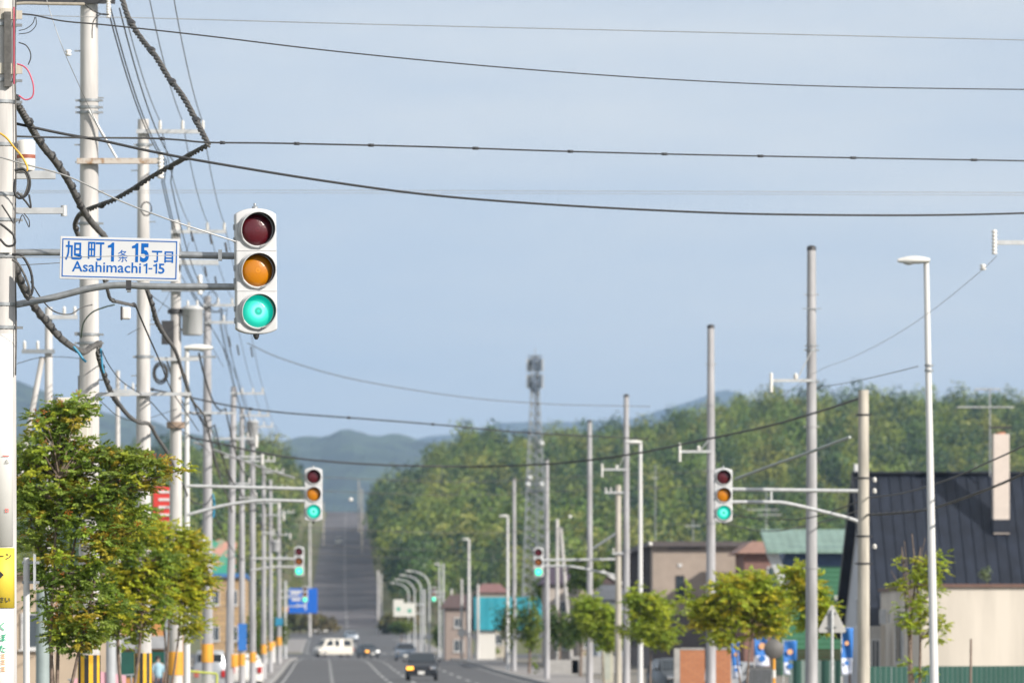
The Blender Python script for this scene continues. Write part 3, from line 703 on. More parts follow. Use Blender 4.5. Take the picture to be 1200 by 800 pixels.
def signal(px, py, s, hpx, label, yaw=0.0, tilt=0.0, dim=False, gl=None, hood=True):
    """three-lens upright signal; (px,py) is its middle, hpx its height in the photo"""
    k = hpx / s / 1.2
    root = thing('traffic_signal', label, 'traffic signal', W3(px, py, s), yaw, 'upright traffic signals over the street')
    root.scale = (k, k, k); root.rotation_euler = (0, tilt, yaw)
    Wd, Hh, D = .40, .60, .10
    poly = []
    for i in range(13):
        t = -1 + 2*i/12; poly.append((t * Wd/2, Hh - .055 * abs(t)**2.6 - .0))
    for i in range(13):
        t = 1 - 2*i/12; poly.append((t * Wd/2, -Hh + .045 * abs(t)**2.6))
    b = MB(); b.prism(poly, -D/2, D/2, 'y'); b.build('housing', sig_white, root, bevel=.014)
    bb = MB(); bb.box((0, D/2 + .04, 0), (.2, .08, .9)); bb.build('rear_box', galv_light, root)
    for z in (.20, -.185): MB().box((0, -D/2 - .002, z), (Wd - .01, .008, .012)).build('module_seam', hood_out, root)
    MB().lathe((0, 0, Hh), [(.03, -.01), (.03, .02), (.014, .022), (.014, .05)], 10).build('top_bolt', galv, root)
    MB().lathe((0, 0, -Hh), [(.014, -.05), (.03, -.02), (.03, .01)], 10).build('bottom_bolt', dark_steel, root)
    for z in (.42, .30, .03, -.09, -.36, -.47): MB().box((-Wd/2 - .006, 0, z), (.014, .04, .05)).build('hinge', galv, root)
    for z, m_ in ((.395, red_l), (.005, amb_d if dim else amb_l), (-.385, gl or grn_l)):
        c = (0, -D/2, z); r = .155
        MB().lathe(c, [(r + .022, -.004), (r + .022, -.022), (r + .008, -.03), (r, -.03), (r, -.006)], 40, axis='y').build('lens_rim', sig_white, root)
        l = MB(); prof = [(r * math.sin(q), -.008 - .055 * math.cos(q)) for q in [math.pi/2 * (1 - i/8) for i in range(9)]]
        prof[-1] = (.001, prof[-1][1]); l.lathe((0, 0, 0), prof, 40, axis='y')
        lo = l.build('lens', m_, root, loc=c)
        # hood: a short part-tube open at the lower left
        h = MB(); n = 30; vs = []; a0, a1 = R(-78), R(212)
        for i in range(n + 1):
            q = a0 + (a1 - a0) * i/n; t = i/n
            dep = .135 * math.sin(math.pi * min(1, max(0, .06 + t * .9))) ** .6
            for rr_, y in ((r + .012, -.0), (r + .012, -dep), (r + .003, -dep), (r + .003, -.0)):
                vs.append((rr_ * math.cos(q), -D/2 + y, z + rr_ * math.sin(q)))
        h.add(vs, [(4*i+k_, 4*(i+1)+k_, 4*(i+1)+(k_+1) % 4, 4*i+(k_+1) % 4) for i in range(n) for k_ in range(4)], True, 0)
        for i in range(n): h.mi[-(4*n) + 4*i + 2] = 1
        if hood: h.build('hood', [sig_white, hood_in], root)
    return root
sig1 = signal(299.5, 318, 125, 147, 'large nearest traffic signal showing green, right of the street name sign', yaw=R(13), tilt=R(-.6))
sig2 = signal(367.3, 579, 52.5, 63, 'middle traffic signal left of the climbing road, held by the left lamp column', yaw=R(3))
sig3 = signal(847.5, 580, 52.6, 64, 'traffic signal at right in front of a tall bare pole', yaw=R(3))
sig4 = signal(350.5, 657.5, 29.4, 35, 'small traffic signal above the blue road sign, left of the hill road', dim=True, gl=grn_far)
sig5 = signal(631, 658.5, 29.4, 35, 'small traffic signal at the foot of the telecom tower, right side', dim=True, gl=grn_far)
sig6 = signal(357.5, 696, 15.2, 19, 'tiny far traffic signal seen against the blue road sign', dim=True, gl=grn_far)
sig7 = signal(508.5, 696, 13.0, 17, 'tiny far traffic signal among the far lamp cluster', dim=True, gl=grn_far)

def sig_arms(root_pole, s, sg, upper, lower, m=galv, r=.035, name='signal_arm'):
    """two pipes from a pole to a signal; points in photo pixels"""
    for pts in (upper, lower):
        P = catmull([W3(x, y, s) - root_pole.location + Vector((0, .0, 0)) for x, y in pts], 6)
        MB().tube(P, r, 10).build(name, m, root_pole)
sig_arms(pA, 124.6, 1, [(2,296),(90,296),(276,300)], [(2,360),(60,349),(105,338),(140,334),(180,335.5),(277,336)], r=.033)
for x, y in ((151, 336), (258, 299)):
    MB().box(W3(x, y, 124.9) - pA.location, (.035, .09, .10)).build('pipe_clamp', galv, pA)
sig_arms(l5, 51.6, 1, [(219,569),(300,571),(360,572.5)], [(219,603),(262,592),(300,586.5),(320,586),(360,587)], m=galv_light, r=.04)
sig_arms(q7, 52.2, -1, [(1008,575),(930,574),(852,573)], [(1008,612),(998,608),(980,603),(925,590),(900,588),(852,588)], m=galv_light, r=.045)
MB().box(W3(904, 581, 52.2) - q7.location, (.05, .05, .3)).build('arm_link', galv_light, q7)
sig_arms(pH, 29.0, 1, [(294,654),(352,654.5)], [(294,668),(320,664),(352,664)], m=galv_light, r=.045)
sig_arms(q8, 29.2, -1, [(722,655),(636,656)], [(722,674),(690,667),(665,663),(636,663)], m=galv_light, r=.05)
sig_arms(pK, 15.6, 1, [(327,692),(357,692)], [(327,700),(357,699)], m=galv_light, r=.05)
s7 = pole(519.5, 12.6, 660, 'galvanised post holding the far right signal', .1, .08, m=galv_light, name='signal_post', cat='signal post', group='signal posts')
sig_arms(s7, 12.8, -1, [(519,693),(509,693)], [(519,699),(509,699)], m=galv_light, r=.05)

# ------------------------------------------------------------------ street name sign on the near arms
sn = thing('street_name_sign', 'white street name sign with blue frame and blue lettering between the two near signal arms', 'street sign', W3(140, 303.4, 126.2))
sn.rotation_euler = (0, R(1.3), R(2))
sign_white = mat('sign_sheet_white', (.62,.63,.65), .45, var=.03, scale=2); sign_blue = mat('sign_blue', (.002,.115,.44), .5, var=.03, spec=.2)
MB().box((0, .0, 0), (1.105, .022, .395)).build('sign_plate', sign_white, sn, bevel=.004)
fr = MB(); t_ = .009; hw, hh = .528, .172
for (cx_, cz_, wx, wz) in ((0, hh, 2*hw + t_, t_), (0, -hh, 2*hw + t_, t_), (hw, 0, t_, 2*hh - t_), (-hw, 0, t_, 2*hh - t_)): fr.box((cx_, -.0125, cz_), (wx, .003, wz))
fr.build('blue_frame', sign_blue, sn)
def T(body, x, z, w_, h_, off, cjk=True): return text_mesh('lettering', body, .2, sign_blue, sn, (x, -.0125, z), (R(90), 0, 0), off, fit=(w_, h_), em=2.3 if cjk else 1.0, cjk=cjk)
T('旭', -.425, .066, .158, .178, .002); T('町', -.218, .066, .150, .172, .0015)
T('条', .032, .028, .100, .112, .0)
T('5', .232, .062, .082, .176, .007, False)
T('丁', .348, .030, .096, .108, .004); T('目', .458, .028, .082, .106, .004)
T('Asahimachi', -.118, -.079, .640, .098, .002, False); T('5', .392, -.081, .058, .094, .003, False)
def one(x, z, w_, h_, st):      # numeral one: stem with a flag at its top left
    o = MB(); x1 = x + w_/2; zt1 = z + h_/2
    o.prism([(x1, z - h_/2), (x1, zt1), (x1 - st*.75, zt1), (x1 - st*1.25, zt1 - h_*.10), (x1 - w_, zt1 - h_*.16), (x1 - w_, zt1 - h_*.28), (x1 - st, zt1 - h_*.26), (x1 - st, z - h_/2)], -.0135, -.0105, 'y'); return o.build('lettering', sign_blue, sn)
one(-.080, .062, .058, .176, .026); one(.144, .062, .058, .176, .026); one(.243, -.081, .036, .094, .014); one(.334, -.081, .036, .094, .014)
MB().box((.290, -.012, -.083), (.034, .003, .012)).build('lettering', sign_blue, sn)
for x in (-.35, .35): MB().tube([(x, .03, -.16), (x, .03, .16)], .015, 6).build('rear_rail', galv, sn)
MB().box((.09, .005, -.24), (.05, .04, .09)).build('hanger', dark_steel, sn)

# ------------------------------------------------------------------ cables
def cable(pts, r, m, label, name='overhead_cable', group='overhead cables across the street', k=8, tie=None):
    P = catmull([W3(*p) for p in pts], k); o0 = P[0].copy()
    b = MB(); b.tube([p - o0 for p in P], r, 6)
    o = b.build(name, m, loc=o0); tagp(o, label, 'cable', group)
    if tie:
        acc = 0
        for i in range(len(P) - 1):
            acc += (P[i+1] - P[i]).length
            if acc > tie:
                acc = random.uniform(0, tie*.3); t = (P[i+1] - P[i]).normalized()
                MB().tube([P[i] - t*.05 - o0, P[i] + t*.05 - o0], r*1.9, 6).build('cable_tie', dark_steel, o)
    return o
def bundle(pts, R_, r, label, m=grey_cable, strands=3, pitch=.35, k=14, wrapm=None, group='thick cable bundles on the near poles'):
    P = catmull([W3(*p) for p in pts], k); o0 = P[0].copy()
    # dense resample
    D_ = [P[0]]
    for a, b_ in zip(P[:-1], P[1:]):
        n = max(1, int((b_ - a).length / .035)); D_ += [a.lerp(b_, (i+1)/n) for i in range(n)]
    root = thing('cable_bundle', label, 'cable bundle', o0, group=group)
    acc = 0; cs = []
    for i, p in enumerate(D_):
        if i: acc += (p - D_[i-1]).length
        t = (D_[min(i+1, len(D_)-1)] - D_[max(i-1, 0)]).normalized(); a = t.cross(Vector((0,1,0)))
        if a.length < .01: a = t.cross(Vector((1,0,0)))
        a.normalize(); b_ = a.cross(t); cs.append((p, a, b_, acc))
    for j in range(strands):
        ph = 2*math.pi*j/strands
        pts_ = [p + (a * math.cos(ph + acc/pitch*6.283) + b_ * math.sin(ph + acc/pitch*6.283)) * R_ * (1 + .25*mnoise.noise((acc*3, j, 0))) - o0 for p, a, b_, acc in cs]
        MB().tube(pts_, r, 6).build('strand', m if j or not wrapm else wrapm, root)
    nt_ = 0; last = 0
    for i_, (p, a, b_, acc) in enumerate(cs[1:-1], 1):
        if acc - last > 1.1 + .5 * mnoise.noise((acc, R_*90, 0)) and nt_ < 9:
            d_ = (cs[i_+1][0] - cs[i_-1][0]).normalized(); MB().tube([p - d_*.05 - o0, p - o0 + a*.01, p + d_*.05 - o0], [R_ + r*1.15, R_ + r*1.5, R_ + r*1.1], 7).build('cable_tie', dark_steel, root); last = acc; nt_ += 1
    # spiral hanger
    pts_ = [p + (a * math.cos(acc/.09*6.283) + b_ * math.sin(acc/.09*6.283)) * (R_ + r*.75) - o0 for p, a, b_, acc in cs]
    MB().tube(pts_, r*.22, 4).build('spiral_hanger', dark_steel, root)
    return root
# transverse wires high up
cable([(-60,6,88),(20,17,90),(200,22,90),(450,29,91),(700,35,92),(950,41,93),(1280,49,94)], .006, pale_wire, 'topmost pale thin wire crossing the sky', k=6)
cable([(20,16,124),(40,18,123),(75,25,122),(130,30,120),(240,42,116),(400,61,110),(600,80,104),(800,94,99),(1000,102,95),(1280,106,90)], .0078, black_cable, 'thin black wire starting at the nearest pole just below the topmost wire')
MB_o = cable([(-30,158,118),(60,161,117),(170,162,116),(210,164,114),(245,167,112),(330,168,108),(500,172,102),(650,177,98),(800,181,94),(1000,185,90),(1290,190,86)], .0105, black_cable, 'black cable with clips crossing the sky at the height of the insulator crossarm', tie=2.4)
cable([(-60,130,120),(0,141,118),(70,156,117),(120,165,116),(180,178,114),(250,191,112),(380,212,107),(500,228,103),(620,238,99),(760,246,96),(900,251,93),(1100,252,90),(1290,247,87)], .0145, black_cable, 'lowest and thickest of the black cables across the upper sky')
cable([(-40,224,70),(300,223,70),(700,224,70),(1280,226,70)], .005, pale_wire, 'faint pale wire running level just above the big signal')
cable([(-30,226,70.5),(300,226,70.5),(700,227,70.5),(1280,229,70.5)], .004, pale_wire, 'faint pale wire just below its level twin above the big signal')
cable([(-20,178,126),(20,190,126),(80,207,126),(140,235,126),(200,258,126),(276,283,125.5)], .008, pale_wire, 'pale stay wire slanting down to the back of the big signal')
cable([(-20,300,127),(70,301.5,127),(140,300,127.4),(212,299,127)], .0035, pale_wire, 'hair thin wire passing across the street name sign')
cable([(-20,313,120),(70,308,120),(212,300,119),(300,296,118)], .004, grey_cable, 'thin dark wire passing behind the street name sign')
cable([(52,-10,122),(60,18,122),(75,60,122),(95,105,121),(120,160,118)], .0035, pale_wire, 'thin stay with a small white insulator near its middle', group='stay wires')
MB().lathe(W3(80, 62, 121.5), [(.02,-.03),(.035,-.015),(.02,0),(.035,.015),(.02,.03)], 10).build('stay_insulator', porcelain)
bpy.data.objects['stay_insulator']['label'] = 'small white insulator on the thin stay left of the second pole'; bpy.data.objects['stay_insulator']['category'] = 'insulator'
cable([(-20,20,126),(8,8,125),(25,4,124),(60,4.5,122),(98,5,121)], .017, tan_cable, 'tan conduit arching off the nearest pole along the top edge', group='cable loops on near poles')
cable([(98,4,90),(108,12,90),(120,17,90),(128,17,90)], .010, black_cable, 'short black jumper at the top of the second pole', group='cable loops on near poles')
cable([(108,45,91),(108,35,91),(110,24,91),(118,17,91),(128,17,91)], .008, black_cable, 'short jumper hanging down in front of the second pole', group='cable loops on near poles')
# thick bundles
bundle([(140,-12,100),(150,20,101),(165,45,102),(182,66,103),(198,92,104),(214,113,105),(230,142,106),(243,168,107)], .020, .017, 'thick dark bundle falling from the top edge to the wire junction at the third pole', m=grey_cable)
bundle([(245,170,107),(225,180,106),(205,192,104),(180,206,103),(155,222,102),(132,235,101),(110,243,100),(94,251,99),(88,264,98),(92,276,97),(96,284,97)], .019, .013, 'dark bundle running down left from the wire junction to the second pole', m=grey_cable)
bundle([(-14,50,122),(2,80,121),(14,110,120),(30,138,118),(48,168,115),(64,188,112),(80,212,108),(92,236,104),(104,256,100),(114,268,97),(124,280,95),(124,300,94),(124,330,94)], .022, .018, 'thick dark bundle slanting from the nearest pole down to the second pole')
bundle([(14,302,115),(24,330,110),(36,352,106),(52,374,101),(70,395,97),(86,407,94),(98,412,93),(108,406,92),(117,402,91)], .026, .017, 'thick frayed bundle below the street name sign, ending in a blue wrapped loop')
cable([(86,406,95),(92,413,95),(97,420,95),(101,424,95)], .018, blue_wrap, 'left blue sleeve at the cable loop on the second pole', group='blue sleeves')
cable([(118,408,94),(119,418,94),(120,430,94),(122,437,94)], .014, blue_wrap, 'right blue sleeve at the cable loop on the second pole', group='blue sleeves')
bundle([(117,403,91),(115,415,91),(119,430,90),(128,455,86),(140,474,80),(152,488,74),(164,495,70),(175,497,68),(184,512,65),(196,530,62),(204,548,58)], .020, .014, 'dark bundle sagging from the second pole past the third pole')
bundle([(124,310,105),(122,326,104),(126,340,103),(130,351,102),(140,354,101),(158,358,100)], .014, .009, 'short tangled bundle hanging under the lower signal arm', pitch=.2)
b_ = thing('splice_closure', 'white splice box dangling under the lower signal arm', 'splice box', W3(148, 367, 103))
MB().box((0, 0, 0), (.10, .09, .14)).build('closure_body', porcelain, b_, bevel=.02); MB().box((-.055, -.01, 0), (.02, .1, .15)).build('cable_clip', dark_steel, b_)
bundle([(172,338,100),(178,356,97),(184,376,92),(194,394,85),(205,410,76),(212,430,69),(218,450,62),(226,470,56),(238,485,50),(243,500,47),(250,530,44),(258,560,41),(268,585,37),(272,600,35)], .018, .011, 'long dark bundle dropping from the street name sign to the lamp column poles', pitch=.5)
cable([(158,356,100),(166,375,96),(176,398,88),(188,425,78),(200,455,66),(216,480,58),(233,505,50)], .012, black_cable, 'thinner twisted drop cable left of the long dark bundle', group='drop cables')
cable([(36,330,112),(50,352,108),(64,365,105),(82,368,103),(96,360,100),(108,357,98)], .008, grey_cable, 'slack grey loop left of the second pole under the sign', group='drop cables')
cable([(95,395,92),(98,378,93),(108,366,94),(122,360,95),(134,357,97)], .010, mat('green_cable',(.10,.16,.14),.5), 'green grey jumper on the second pole', group='drop cables')
cable([(20,426,70),(45,419,68),(70,418,66),(94,420,64),(110,424,62)], .007, black_cable, 'thin black line arcing behind the rowan tree top', group='drop cables')
cable([(118,408,90),(128,428,84),(142,446,76),(158,457,70),(166,462,66)], .008, black_cable, 'thin black drop between the second and third poles', group='drop cables')
cable([(214,566,52),(222,584,50),(232,590,48),(242,590,46),(249,580,45)], .02, black_cable, 'dark loop sagging between the left lamp column and the next pole', group='drop cables')
cable([(249,578,45),(251,590,45),(250,606,45)], .03, blue_wrap, 'blue sleeve on the pole beside the left lamp column', group='blue sleeves')
# transverse cables further down the street
cable([(290,402,45),(330,420,44),(400,441,42),(480,456,40),(560,467,38.5),(640,473,37),(700,475,35),(762,476,34)], .012, grey_cable, 'thin line sagging from the left poles toward the telecom tower top')
cable([(160,452,60),(225,466,50),(280,477,48),(340,484,47),(420,490,45),(520,498,43),(620,507,41),(760,514,39)], .021, black_cable, 'double dark cable with clamps crossing above the distant blue hill', tie=9)
cable([(222,512,46),(260,520,45),(300,529,44),(350,537,43),(420,543,42.5),(500,546,42),(580,546,42),(660,542,43),(740,532,44),(820,516,46),(900,499,48),(960,482,50),(1012,465,52.5)], .026, black_cable, 'thick black cable sagging across the wood to the weathered pole')
cable([(228,518,43),(300,545,40),(345,560,38)], .03, pale_wire, 'pale sleeve covered stay beside the middle signal', group='stay wires')
cable([(862,561,50),(905,545,50.5),(945,531,51),(996,512,52)], .035, mat('stay_sleeve',(.42,.45,.43),.6), 'grey sleeved stay slanting up behind the right signal', group='stay wires')
cable([(958,454,50),(1000,447,54),(1040,438,58),(1076,429,61.5)], .008, grey_cable, 'short black line ending at the tall white lamp column')
cable([(910,470,49),(956,436,50),(1000,418,54),(1050,392,60),(1100,358,66),(1150,317,70),(1168,300,73)], .005, pale_wire, 'thin line rising from the thick bare pole to the bracket at the right edge')
si = MB().lathe(W3(1152, 313, 70.5), [(.03,-.05),(.06,-.03),(.03,0),(.06,.03),(.03,.05)], 10).build('line_insulator', porcelain); tagp(si, 'white insulator on the thin line near the right edge', 'insulator')
cable([(1016,583,53),(1060,577,55),(1110,562,58),(1150,545,61),(1200,522,65),(1260,490,70)], .016, grey_cable, 'upper of two cables sweeping over the dark roof to the right edge')
bundle([(1016,603,53),(1050,601,55),(1090,596,57),(1130,583,60),(1170,568,63),(1210,549,66),(1270,515,72)], .016, .011, 'lower thicker cable with spiral hanger over the dark roof', pitch=.6, group='overhead bundles on the right')
cable([(860,604,50),(900,608,50.5),(950,606,51.5),(1010,586,53)], .014, grey_cable, 'slack line behind the right signal arms')
cable([(845,612,40),(900,622,44),(960,612,48),(1012,596,52.8)], .016, grey_cable, 'lower slack line behind the right signal arms')
for (y, lb) in ((558, 'second lowest'), (618, 'lowest'), (574, 'middle')):
    cable([(240, y - 8, 24), (400, y + 2, 23.5), (560, y + 6, 23), (700, y - 1, 23), (860, y - 6, 23)], .016, grey_cable, f'{lb} of the faint far cables strung level across the wood', group='faint far cables')
for (y, lb) in ((640, 'upper'), (650, 'lower')):
    cable([(300, y - 6, 17), (440, y + 2, 16), (600, y + 6, 16), (740, y + 2, 16)], .02, grey_cable, f'{lb} of the two faint cables low over the hill road', group='faint far cables')
# small aerial markers
for i, (x, y, s_, lb) in enumerate(((411, 585, 24, 'tiny white ball marker just right of the middle signal'), (668, 605, 20, 'tiny white ball marker near the leaning twin poles'), (762, 637, 24, 'tiny white ball marker right of the twin poles'))):
    tagp(MB().lathe(W3(x, y, s_), [(.02,-.1),(.09,-.06),(.11,0),(.09,.06),(.02,.1)], 10).build('line_marker', porcelain), lb, 'line marker', 'ball markers on far cables')
for pts, r_, lb in (([(176,345,66),(200,362,60),(232,380,52),(262,430,44)], .007, 'thin drop line from the third pole past the transformer drum'),
                    ([(212,322,55),(240,372,49),(262,410,45),(276,462,36)], .008, 'thin drop line from the fourth pole to the leaning pole'),
                    ([(247,382,43),(272,430,38),(296,500,30),(312,560,24)], .010, 'thin line descending right of the left lamp toward the far poles'),
                    ([(222,284,56),(205,330,58),(180,372,62),(150,392,70)], .006, 'thin line falling left from the fourth pole crossarm'),
                    ([(176,470,66),(205,500,56),(236,520,46),(270,560,36)], .010, 'slack line low between the third and leaning poles'),
                    ([(118,470,84),(140,488,72),(165,492,66),(210,478,54)], .006, 'shallow slack line just above the tree crown between near poles'),
                    ([(247,500,43),(262,540,38),(280,575,33),(300,590,28)], .014, 'sagging cable right of the left lamp column above the signal arms'),
                    ([(250,600,43),(270,640,36),(285,655,30),(296,650,27)], .018, 'sagging cable right of the left lamp column below the signal arms')):
    cable(pts, r_, black_cable, lb, group='service drops between the left poles')
for (cx_, cy_, s_, rx, lb) in ((172, 246, 66.5, 0, 'small cable coil at the third pole beside the sign top'), (249, 350, 43, 1, 'small cable coil at the crossarm of the pole right of the lamp')):
    o0 = W3(cx_, cy_, s_); P = [W3(cx_ + 6*math.cos(q), cy_ + 8*math.sin(q), s_ + .3*math.sin(3*q)) - o0 for q in [i*math.pi/9 for i in range(19)]]
    tagp(MB().tube(P, .012, 6).build('cable_coil', black_cable, loc=o0 + Vector((0, -.25, 0))), lb, 'cable coil', 'cable coils')
# longitudinal power lines from pole to pole
seq = [pA, pB, pC, pD, pE, pF, pH, pI, pJ, pK]
hts = [PZ(-300,125), PZ(-55,86), PZ(143,66), PZ(263,54.7), PZ(350,42.8), PZ(455,33), PZ(500,26.6), PZ(547,22.2), PZ(566,19.6), PZ(594,16.5)]
for j, (dx, lb) in enumerate(((.30, 'power line nearest the left poles, strung from crossarm to crossarm'), (.70, 'middle power line strung over the left crossarms'), (1.05, 'outermost power line strung over the left crossarms'))):
    P = []
    for (a, za), (c, zc) in zip(list(zip(seq, hts))[:-1], list(zip(seq, hts))[1:]):
        seg = sag((a.location.x + dx, a.location.y - .2, za), (c.location.x + dx, c.location.y - .2, zc), .25, 10)
        P += seg if not P else seg[1:]
    o0 = P[0].copy(); o = MB().tube([p - o0 for p in P], .0075, 6).build('power_line', grey_cable, loc=o0); tagp(o, lb, 'power line', 'power lines along the left kerb')
hts2 = [PZ(-100,125), PZ(12,86), PZ(190,66), PZ(334,54.7), PZ(362,42.8), PZ(492,33), PZ(540,26.6), PZ(575,22.2)]
for j, (dx, lb) in enumerate(((.26, 'left of the three close secondary lines dropping from the second pole'), (.30, 'middle of the three close secondary lines dropping from the second pole'), (.42, 'right of the three close secondary lines dropping from the second pole'))):
    P = []
    for i in range(1, 7):
        a, c = seq[i], seq[i+1]
        seg = sag((a.location.x + dx, a.location.y - .2, hts2[i]), (c.location.x + dx + .12, c.location.y - .2, hts2[i+1]), .3, 10); P += seg if not P else seg[1:]
    o0 = P[0].copy(); o = MB().tube([p - o0 for p in P], .010, 6).build('power_line', black_cable, loc=o0); tagp(o, lb, 'power line', 'secondary lines along the left kerb')
hts3 = [PZ(420,54.7), PZ(483,42.8), PZ(560,33), PZ(585,26.6), PZ(610,22.2), PZ(625,19.6), PZ(640,16.5)]
for j, (dx, dz, lb) in enumerate(((-.2, 0, 'upper telephone cable low along the left poles'), (.2, -.35, 'lower telephone cable low along the left poles'), (.5, .1, 'outer telephone cable on the left poles'))):
    P = []
    for i in range(3, 9):
        a, c = seq[i], seq[i+1]
        seg = sag((a.location.x + dx, a.location.y - .2, hts3[i-3] + dz), (c.location.x + dx, c.location.y - .2, hts3[i-2] + dz), .45, 10); P += seg if not P else seg[1:]
    o0 = P[0].copy(); o = MB().tube([p - o0 for p in P], .022, 6).build('telephone_cable', black_cable, loc=o0); tagp(o, lb, 'cable', 'telephone cables along the left kerb')
# wisps of hanging line spacers on the power lines
for (x, y, s_, lb) in ((224, 277, 56, 'just under the first insulator of the fourth pole'), (246, 280, 57, 'under the middle insulator of the fourth pole'), (264, 290, 58, 'left of the amber lens of the big signal'),
                       (252, 330, 50, 'lowest beside the fourth pole, above the transformer drum'), (240, 318, 52, 'between the two signal arms'), (268, 400, 46, 'left of the three hanging below the big signal'), (278, 410, 44, 'middle of the three hanging below the big signal'), (294, 412, 42, 'right of the three hanging below the big signal')):
    tagp(MB().tube([W3(x, y - 6, s_), W3(x + 2, y + 6, s_)], .025, 6).build('line_spacer', dark_steel), 'dark line sleeve ' + lb, 'line sleeve', 'dark sleeves on the power lines')

# ------------------------------------------------------------------ near and middle trees
def rowan(px, s, crown, label, n_end, leaves, seed, trunks, colset, zb=None, leaf=.15, leaflets=5, berries=0, X=None, name='rowan_tree', group='street trees', lw=.025):
    """crown: list of (px,py,rx_px,ry_px) lobes; trunks: list of (px_top,py_top)"""
    rs = np.random.default_rng(seed); Y = FPX/s; X0 = PX(px, s); z0 = gz(Y)
    if RL - 3.3 < X0 < RL or RR < X0 < RR + 3.3: z0 += .145
    root = thing(name, label, 'tree', (X0, Y, z0), group=group)
    L = [(PX(a, s) - X0, PZ(b, s) - z0, rx/s, ry/s) for a, b, rx, ry in crown]
    area = np.array([l[2]*l[3] for l in L]); area = area / area.sum()
    ends = []
    for _ in range(n_end):
        l = L[rs.choice(len(L), p=area)]
        d = rs.normal(size=3); d /= np.linalg.norm(d); r = rs.uniform(.35, 1) ** .5
        ends.append(np.array([l[0] + d[0]*r*l[2], d[1]*r*(l[2]*.9), l[1] + d[2]*r*l[3]]))
    tr = MB(); brs = []
    for i, (tx, ty) in enumerate(trunks):
        top = np.array([PX(tx, s) - X0, rs.uniform(-.25, .25), PZ(ty, s) - z0]); base = np.array([rs.uniform(-.08, .08) * (len(trunks) > 1), rs.uniform(-.08,.08), -.05])
        mid = base*.45 + top*.55 + rs.normal(size=3) * .08 * np.array([1,1,0])
        P = catmull([base, base*.8 + mid*.2 + np.array([0,0,.1]), mid, top], 5); n = len(P); r0 = .055 if len(trunks) < 3 else .045
        tr.tube(P, [r0 * (1 - .75*k/(n-1)) * (top[2]/4)**.5 for k in range(n)], 8); brs += P[n//3:]
    tr.build('trunk', bark, root)
    bn = MB(); B = np.array([list(p) for p in brs])
    for e in ends[: min(len(ends), 160)]:
        c = B.copy(); d = np.linalg.norm(c - e, axis=1) + np.maximum(0, c[:, 2] - e[2]) * 2; k = np.argmin(d); a = Vector(c[k]); e_ = Vector(e)
        m_ = a.lerp(e_, .5) + Vector((rs.normal()*.04, rs.normal()*.04, .06))
        bn.tube(catmull([a, m_, e_], 3), [.014, .012, .011, .009, .008, .006, .004], 5, cap=False)
    bn.build('branches', bark, root)
    # leaves
    n = n_end * leaves; E = np.repeat(np.array(ends), leaves, 0)
    D = rs.normal(size=(n, 3)); D /= np.linalg.norm(D, axis=1)[:, None]; D[:, 2] = D[:, 2]*.5 + .15
    base = E + D * rs.uniform(.0, leaf*1.3, (n, 1))
    side = np.cross(D, np.array([0, 0, 1.0])) + rs.normal(size=(n, 3))*.25; side /= np.linalg.norm(side, axis=1)[:, None]
    nv = len(colset); ecol = np.array([colset[rs.integers(0, nv)] for _ in range(n_end)]); lc = np.repeat(ecol, leaves, 0) * rs.uniform(.7, 1.35, (n, 1))
    Q, Cc = [], []
    for j in range(leaflets):
        t = (j + 1) / leaflets
        ctr = base + D * leaf * t - np.array([0, 0, 1.0]) * (leaf * .22 * t*t)
        for sd in ((-1, 1) if j < leaflets - 1 else (0,)):
            ax = (side * sd * .9 + D * .55) if sd else D * 1.0
            ax = ax / np.linalg.norm(ax, axis=1)[:, None]; ll = leaf * .42 * (1 - .3*t)
            wv = np.cross(ax, np.array([0, 0, 1.0])) + rs.normal(size=(n, 3))*.75 + np.array([0, 0, .35]); wv /= np.linalg.norm(wv, axis=1)[:, None]
            tip = ctr + ax * ll - np.array([0, 0, 1.0]) * ll*.25; md = ctr + ax * ll * .5
            Q.append(np.stack([ctr, md - wv * lw * leaf/.15, tip, md + wv * lw * leaf/.15], 1)); Cc.append(lc * rs.uniform(.85, 1.15, (n, 1)))
    Q = np.concatenate(Q).reshape(-1, 3); Cc = np.concatenate(Cc)
    quads_mesh('foliage', Q, np.arange(len(Q)).reshape(-1, 4), Cc, leafm, root)
    if berries:
        bb = MB()
        for e in ends[:berries]:
            c = Vector(e) + Vector((0, -.05, .08))
            for _ in range(16):
                p = c + Vector(rs.normal(size=3)) * .028
                bb.add([p + Vector(v) * .009 for v in ((1,0,0),(-1,0,0),(0,1,0),(0,-1,0),(0,0,1),(0,0,-1))], [(0,2,4),(2,1,4),(1,3,4),(3,0,4),(2,0,5),(1,2,5),(3,1,5),(0,3,5)], True)
        bb.build('berries', mat('orange_berries', (.52,.17,.02), .4, var=.2), root)
    return root
DK = [(.27,.36,.06), (.21,.30,.065), (.34,.42,.06), (.18,.26,.06), (.46,.50,.07), (.27,.37,.085), (.50,.42,.07), (.30,.40,.085)]
LT = [(.40,.44,.05), (.46,.47,.06), (.30,.37,.05), (.52,.46,.05), (.35,.42,.06)]
rowan(68, 90, [(60,540,42,70),(110,560,52,50),(150,560,38,38),(195,548,22,14),(80,490,28,28),(100,470,16,12),(45,620,28,55),(92,640,52,60),(140,612,38,36),(100,712,44,44),(70,700,35,44),(88,748,26,18),(60,570,45,50)],
      'large dark green rowan with orange berry clusters beside the nearest pole', 330, 18, 3, [(45,620),(70,560),(95,600),(120,640)], DK, leaf=.13, leaflets=7, berries=90, lw=.021)
rowan(148, 70, [(165,650,38,45),(140,712,36,44),(175,700,25,38),(150,620,35,28)], 'yellow green young tree between the big rowan and the third pole', 170, 14, 5, [(150,640),(170,660)], LT + DK[:2], leaf=.17, leaflets=5)
